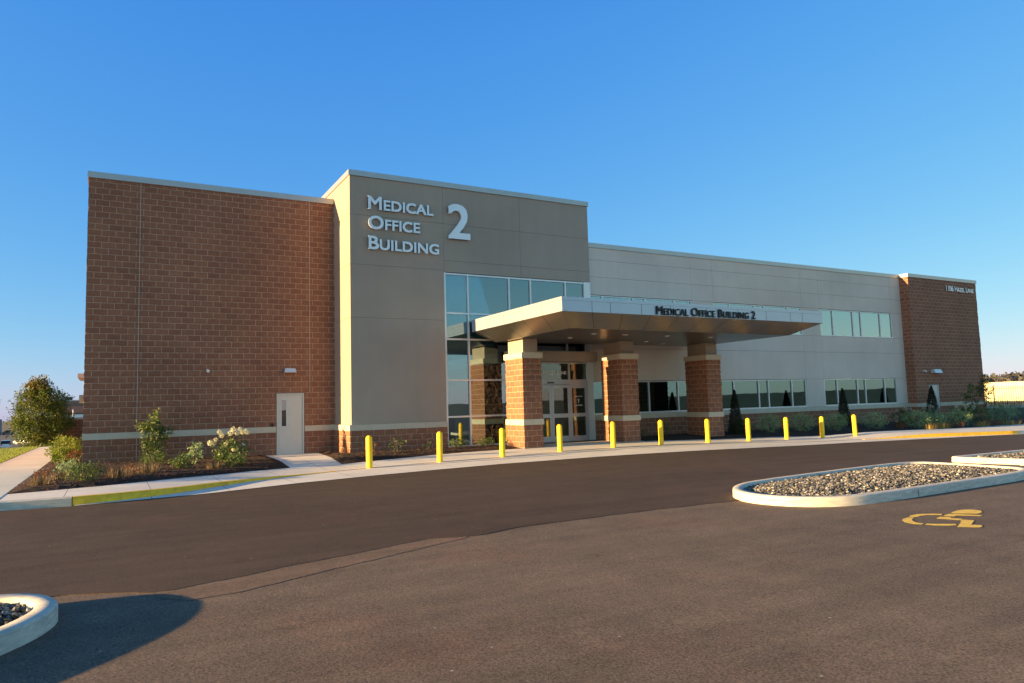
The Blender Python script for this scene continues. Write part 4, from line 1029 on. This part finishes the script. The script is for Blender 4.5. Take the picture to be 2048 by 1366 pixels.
# ------------------------------------------------------------------ right background: fence, pale wall, gas post, hills
def along(a, b, n): return [tuple(Vector(a) + (Vector(b)-Vector(a))*i/n for i in range(n+1))][0]
fa, fb = Vector((58.0, 9.5, .42)), Vector((66.0, 1.5, .48))
fe = empty('picket_fence', fa, 'dark metal picket fence beyond the right bed, in front of the pale wall', 'fence')
mb = MB(); L_ = (fb-fa).length; d = (fb-fa)/L_; npk = int(L_/.16)
pk = [MB(), MB()]
mbp = MB()
for i in range(npk+1):
    c = d*(i*.16); mbp.tube((c.x, c.y, c.z), (c.x, c.y, c.z+1.55), .019, .019, 4)
pick = mbp.build('pickets', M['black'], fe)
mb = MB()
for z in (.15, 1.35): mb.tube((0,0,z), (d.x*L_, d.y*L_, d.z*L_+z), .02, .02, 4)
mb.build('rail', M['black'], fe)
for i in range(0, 6):
    c = d*(L_*i/5); mb = MB(); mb.tube((c.x,c.y,c.z-.6), (c.x,c.y,c.z+1.65), .035, .035, 6); mb.build('fence_post', M['black'], fe)
mb = MB(); dv = Vector((d.x, d.y, 0)).normalized(); nv = Vector((-dv.y, dv.x, 0))*.1
a = fa - dv*3 + Vector((0,0,-.1)); b = fb + dv*6 + Vector((0,0,-.1))
q = [a-nv, b-nv, b+nv, a+nv]; zt = .14
mb.v += [(p.x, p.y, p.z-.9) for p in q] + [(p.x, p.y, p.z+zt) for p in q]; mb.f += [(0,1,5,4),(1,2,6,5),(2,3,7,6),(3,0,4,7),(4,5,6,7)]; mb.mi += [0]*5
ob = mb.build('low_retaining_wall', M['kerb'], uv=False); tag(ob, 'low pale concrete wall under the picket fence', 'wall')
mb = MB(); mb.box(110, 110.4, 8, 75, -.6, 2.75)
mb.box(109.95, 110.45, 8, 75, 2.75, 2.9)
for k in range(9): mb.box(109.93, 110, 8.2+k*8, 8.5+k*8, -.5, 2.75)
ob = mb.build('pale_boundary_wall', plain('pale_wall', (.66,.60,.40), .9, var=.06, vscale=.4), uv=False); tag(ob, 'long sunlit cream wall behind the picket fence on the right', 'wall')
p = empty('gas_meter', (50.2, -.9, -.35), 'yellow gas riser standing at the right rear corner of the building', 'meter')
mb = MB(); mb.tube((0,0,0),(0,0,1.3),.1,.1,10); mb.tube((0,0,.9),(.35,0,.9),.05,.05,8); mb.build('pipe', M['yellow_paint'], p)
mb = MB(); mb.box(-.2,.2,-.15,.15,1.0,1.45); mb.tube((0,-.16,1.25),(0,-.2,1.25),.12,.12,14); mb.build('meter_box', plain('meter_paint', (.45,.36,.12), .6), p)
# wooded ridge: many separate crowns read as one mass
random.seed(77); mb = MB()
for k in range(2600):
    x = random.uniform(470, 700); y = random.uniform(90, 400); z = terrain_z(x, y) + random.uniform(0, 4.6)
    s_ = random.uniform(2.5, 6); tt = random.random()
    for j in range(16):
        c = Vector((x+random.gauss(0,s_*.5), y+random.gauss(0,s_*.7), z+random.gauss(0,s_*.32))); leaf_quad(mb, c, s_*.5, cl(tt*.7+random.random()*.3), 0, .8)
o = mb.build('distant_woods', leafmat('far_leaf', (.035,.038,.045), (.06,.06,.062), (.09,.08,.075), .1)); tag(o, kind='stuff')  # dull blue-grey leaf colours stand in for distance haze
def house(x, y, z, w, d, h, rz, label, wall, roof):
    p = empty('distant_house', (x, y, z), label, 'house', None, rz)
    mb = MB(); mb.box(-w/2, w/2, -d/2, d/2, -2, h); wl = mb.build('wall', wall, p)
    mb = MB(); e = .5
    mb.quad([(-w/2-e,-d/2-e,h),(w/2+e,-d/2-e,h),(w/2+e,0,h+2.4),(-w/2-e,0,h+2.4)]); mb.quad([(w/2+e,d/2+e,h),(-w/2-e,d/2+e,h),(-w/2-e,0,h+2.4),(w/2+e,0,h+2.4)])
    mb.quad([(-w/2,-d/2,h),(-w/2,0,h+2.2),(-w/2,d/2,h)]); mb.quad([(w/2,-d/2,h),(w/2,d/2,h),(w/2,0,h+2.2)]); mb.build('roof', roof, p)
    mb = MB()
    for k in range(3): mb.box(-w/2+.9+k*w/3.2, -w/2+2+k*w/3.2, -d/2-.03, -d/2, h*.4, h*.75)
    mb.box(-w/2-.03, -w/2, -1, .5, h*.4, h*.75); mb.build('window', M['black'], p)
WH = plain('pale_siding', (.55,.55,.52), .8); RF = plain('grey_shingle', (.13,.13,.14), .9)
house(600, 296, 8.4, 8, 7, 2.6, .9, 'small pale distant house on the ridge just right of the brick block', WH, RF)

# ------------------------------------------------------------------ left background
BRN = plain('brown_wall', (.20,.13,.10), .9, var=.1); DRK = plain('dark_wall', (.05,.05,.055), .8); WMT = plain('white_fascia', (.75,.75,.73), .6)
b = empty('brown_building', (-8.6, 196, -.3), 'brown flat-roofed building with a white fascia behind the left tree', 'building')
mb = MB(); mb.box(-6, 12, 0, 14, -4, 6.3); mb.build('wall', BRN, b)
mb = MB(); mb.box(-6.2, 12.2, -.2, 14.2, 6.3, 6.6); mb.build('coping', M['coping'], b)
mb = MB(); mb.box(-1.6, .2, 3, 6, 6.6, 7.5); mb.build('roof_unit', DRK, b)
mb = MB(); mb.box(-7, 12, -5, 0, 1.9, 2.75); mb.build('fascia', WMT, b)
mb = MB(); mb.box(-3.4, 12, -.6, -.05, 3.1, 5.0); mb.build('sign_panel', plain('reddish_panel', (.25,.12,.09), .8), b)
mb = MB(); mb.box(-3.3,-2.3,-.75,-.61,3.1,4.6); mb.build('sign_pillar', WMT, b)
b = empty('dark_building', (-43, 300, -4), 'dark low building at the far left edge beyond the lower parking lot', 'building')
mb = MB(); mb.box(-14, 3.0, 0, 15, 0, 6.2); mb.build('wall', DRK, b); mb = MB(); mb.box(3.02, 7, 1, 13, 0, 5.8); mb.build('side_wall', plain('grey_side', (.22,.22,.22), .8), b)
mb = MB(); mb.box(-14.2, 3.2, -.2, 15.2, 6.2, 6.6); mb.build('coping', M['coping'], b)
def pole(x, y, z, h, r, label, mat, name='light_pole', cat='pole', arm=0):
    p = empty(name, (x, y, z), label, cat); mb = MB(); mb.tube((0,0,-.3),(0,0,h),r,r*.7,8); mb.build('mast', mat, p)
    if arm: mb = MB(); mb.box(-arm, arm, -.12, .12, h-.08, h+.02); mb.build('lamp_head', mat, p)
    return p
pole(-2.05, 45.0, -1.6, 3.95, .05, 'thin white pole between the left tree and the brick corner', M['white'], 'white_pole')
pole(-36.2, 285, -4, 14.5, .16, 'tall thin light pole just left of the tree on the left, taller one', DRK, arm=.8)
pole(-34.6, 290, -4, 12.8, .16, 'tall thin light pole just left of the tree on the left, shorter one', DRK, arm=.8)
p = empty('brick_enclosure', (-1.95, 28.5, -.5), 'low red brick enclosure wall behind the left building corner', 'wall')
mb = MB(); mb.box(0, 3, 0, .25, -1, 1.95); mb.build('wall', M['brick'], p)
mb = MB(); mb.box(-.03, 3.03, -.03, .28, 1.951, 2.03); mb.build('coping', M['coping'], p)

def car(x, y, z, rz, label, paint, suv=True, L=4.5, W=1.82):
    p = empty('parked_car', (x, y, z), label, 'car', 'cars parked beyond the building', rz)
    Hc = 1.66 if suv else 1.45
    prof = [(-L/2,.35),(-L/2-.02,.62),(-L/2+.05,.95),(L/2-1.25,1.0),(L/2-.12,.80),(L/2,.6),(L/2-.02,.35)]
    mb = MB(); n = len(prof)
    for s_ in (-1, 1):
        for q, (u, v) in enumerate(prof): mb.v.append((u, s_*W/2*(.97 if v > .9 else 1), v))
    for k in range(n): j = (k+1)%n; mb.f.append((k, j, n+j, n+k)); mb.mi.append(0)
    mb.f.append(tuple(range(n))[::-1]); mb.f.append(tuple(range(n, 2*n))); mb.mi += [0,0]
    top = [(-L/2+.35 if suv else -L/2+.9, Hc-.03),(L/2-2.2, Hc),]
    roof = [(-L/2+.15 if suv else -L/2+.45,.96),(top[0][0], top[0][1]-.06),(top[0][0]+.15, Hc),(top[1][0], Hc),(L/2-1.35,.99)]
    body = mb.build('body', paint, p)
    mb = MB(); n = len(roof)
    for s_ in (-1, 1):
        for u, v in roof: mb.v.append((u, s_*(W/2*.95 - (v-.96)*.22), v))
    for k in range(n-1): mb.f.append((k, k+1, n+k+1, n+k)); mb.mi.append(1 if k in (0, 3) else 0)
    mb.f.append(tuple(range(n))[::-1]); mb.f.append(tuple(range(n, 2*n))); mb.mi += [1,1]
    mb.build('cabin', [paint, M['black']], p)
    for u in (-L/2+.85, L/2-.9):
        for s_ in (-1, 1):
            mb = MB(); mb.tube((u, s_*(W/2-.2), .33), (u, s_*(W/2+.01), .33), .33, .33, 14); w = mb.build('wheel', M['black'], p)
            mb = MB(); mb.tube((u, s_*(W/2+.011), .33), (u, s_*(W/2+.018), .33), .2, .2, 12); mb.build('rim', M['alu'], w)
    for s_ in (-1, 1):
        mb = MB(); mb.box(-L/2-.03, -L/2+.02, s_*W/2*.78-.14, s_*W/2*.78+.14, .72, .92); mb.build('tail_light', M['redpaint'], p)
        mb = MB(); mb.box(L/2-.06, L/2-.0, s_*W/2*.72-.16, s_*W/2*.72+.16, .62, .76); mb.build('headlight', M['white'], p)
    return p
WHT = plain('white_paint', (.78,.79,.8), .25, var=.02); DKP = plain('dark_paint', (.03,.035,.045), .25, var=.05); BLP = plain('blue_grey_paint', (.25,.32,.40), .25)
def far(px_k, D):   # helper for laying out the lot: direction left of the camera axis
    return CAM.x + px_k*D, CAM.y + (1.1785 if px_k > -.1 else 1.215)*D
car(-16.9, 143, -4, pi/2+.1, 'white car parked nearest the lawn on the lower lot at the far left', WHT)
car(-15.9, 168, -4, 2.5, 'white car half hidden by the left side of the tree', WHT)
car(-33.0, 300, -4, 2.9, 'dark car standing by the dark building across the lower lot', DKP)
car(-7.0, 146, -3.4, 2.9, 'dark car low down behind the right foot of the tree', DKP)
car(-6.3, 138, -.35, 3.1, 'blue-grey car on the upper level between the tree and the brick corner', BLP)
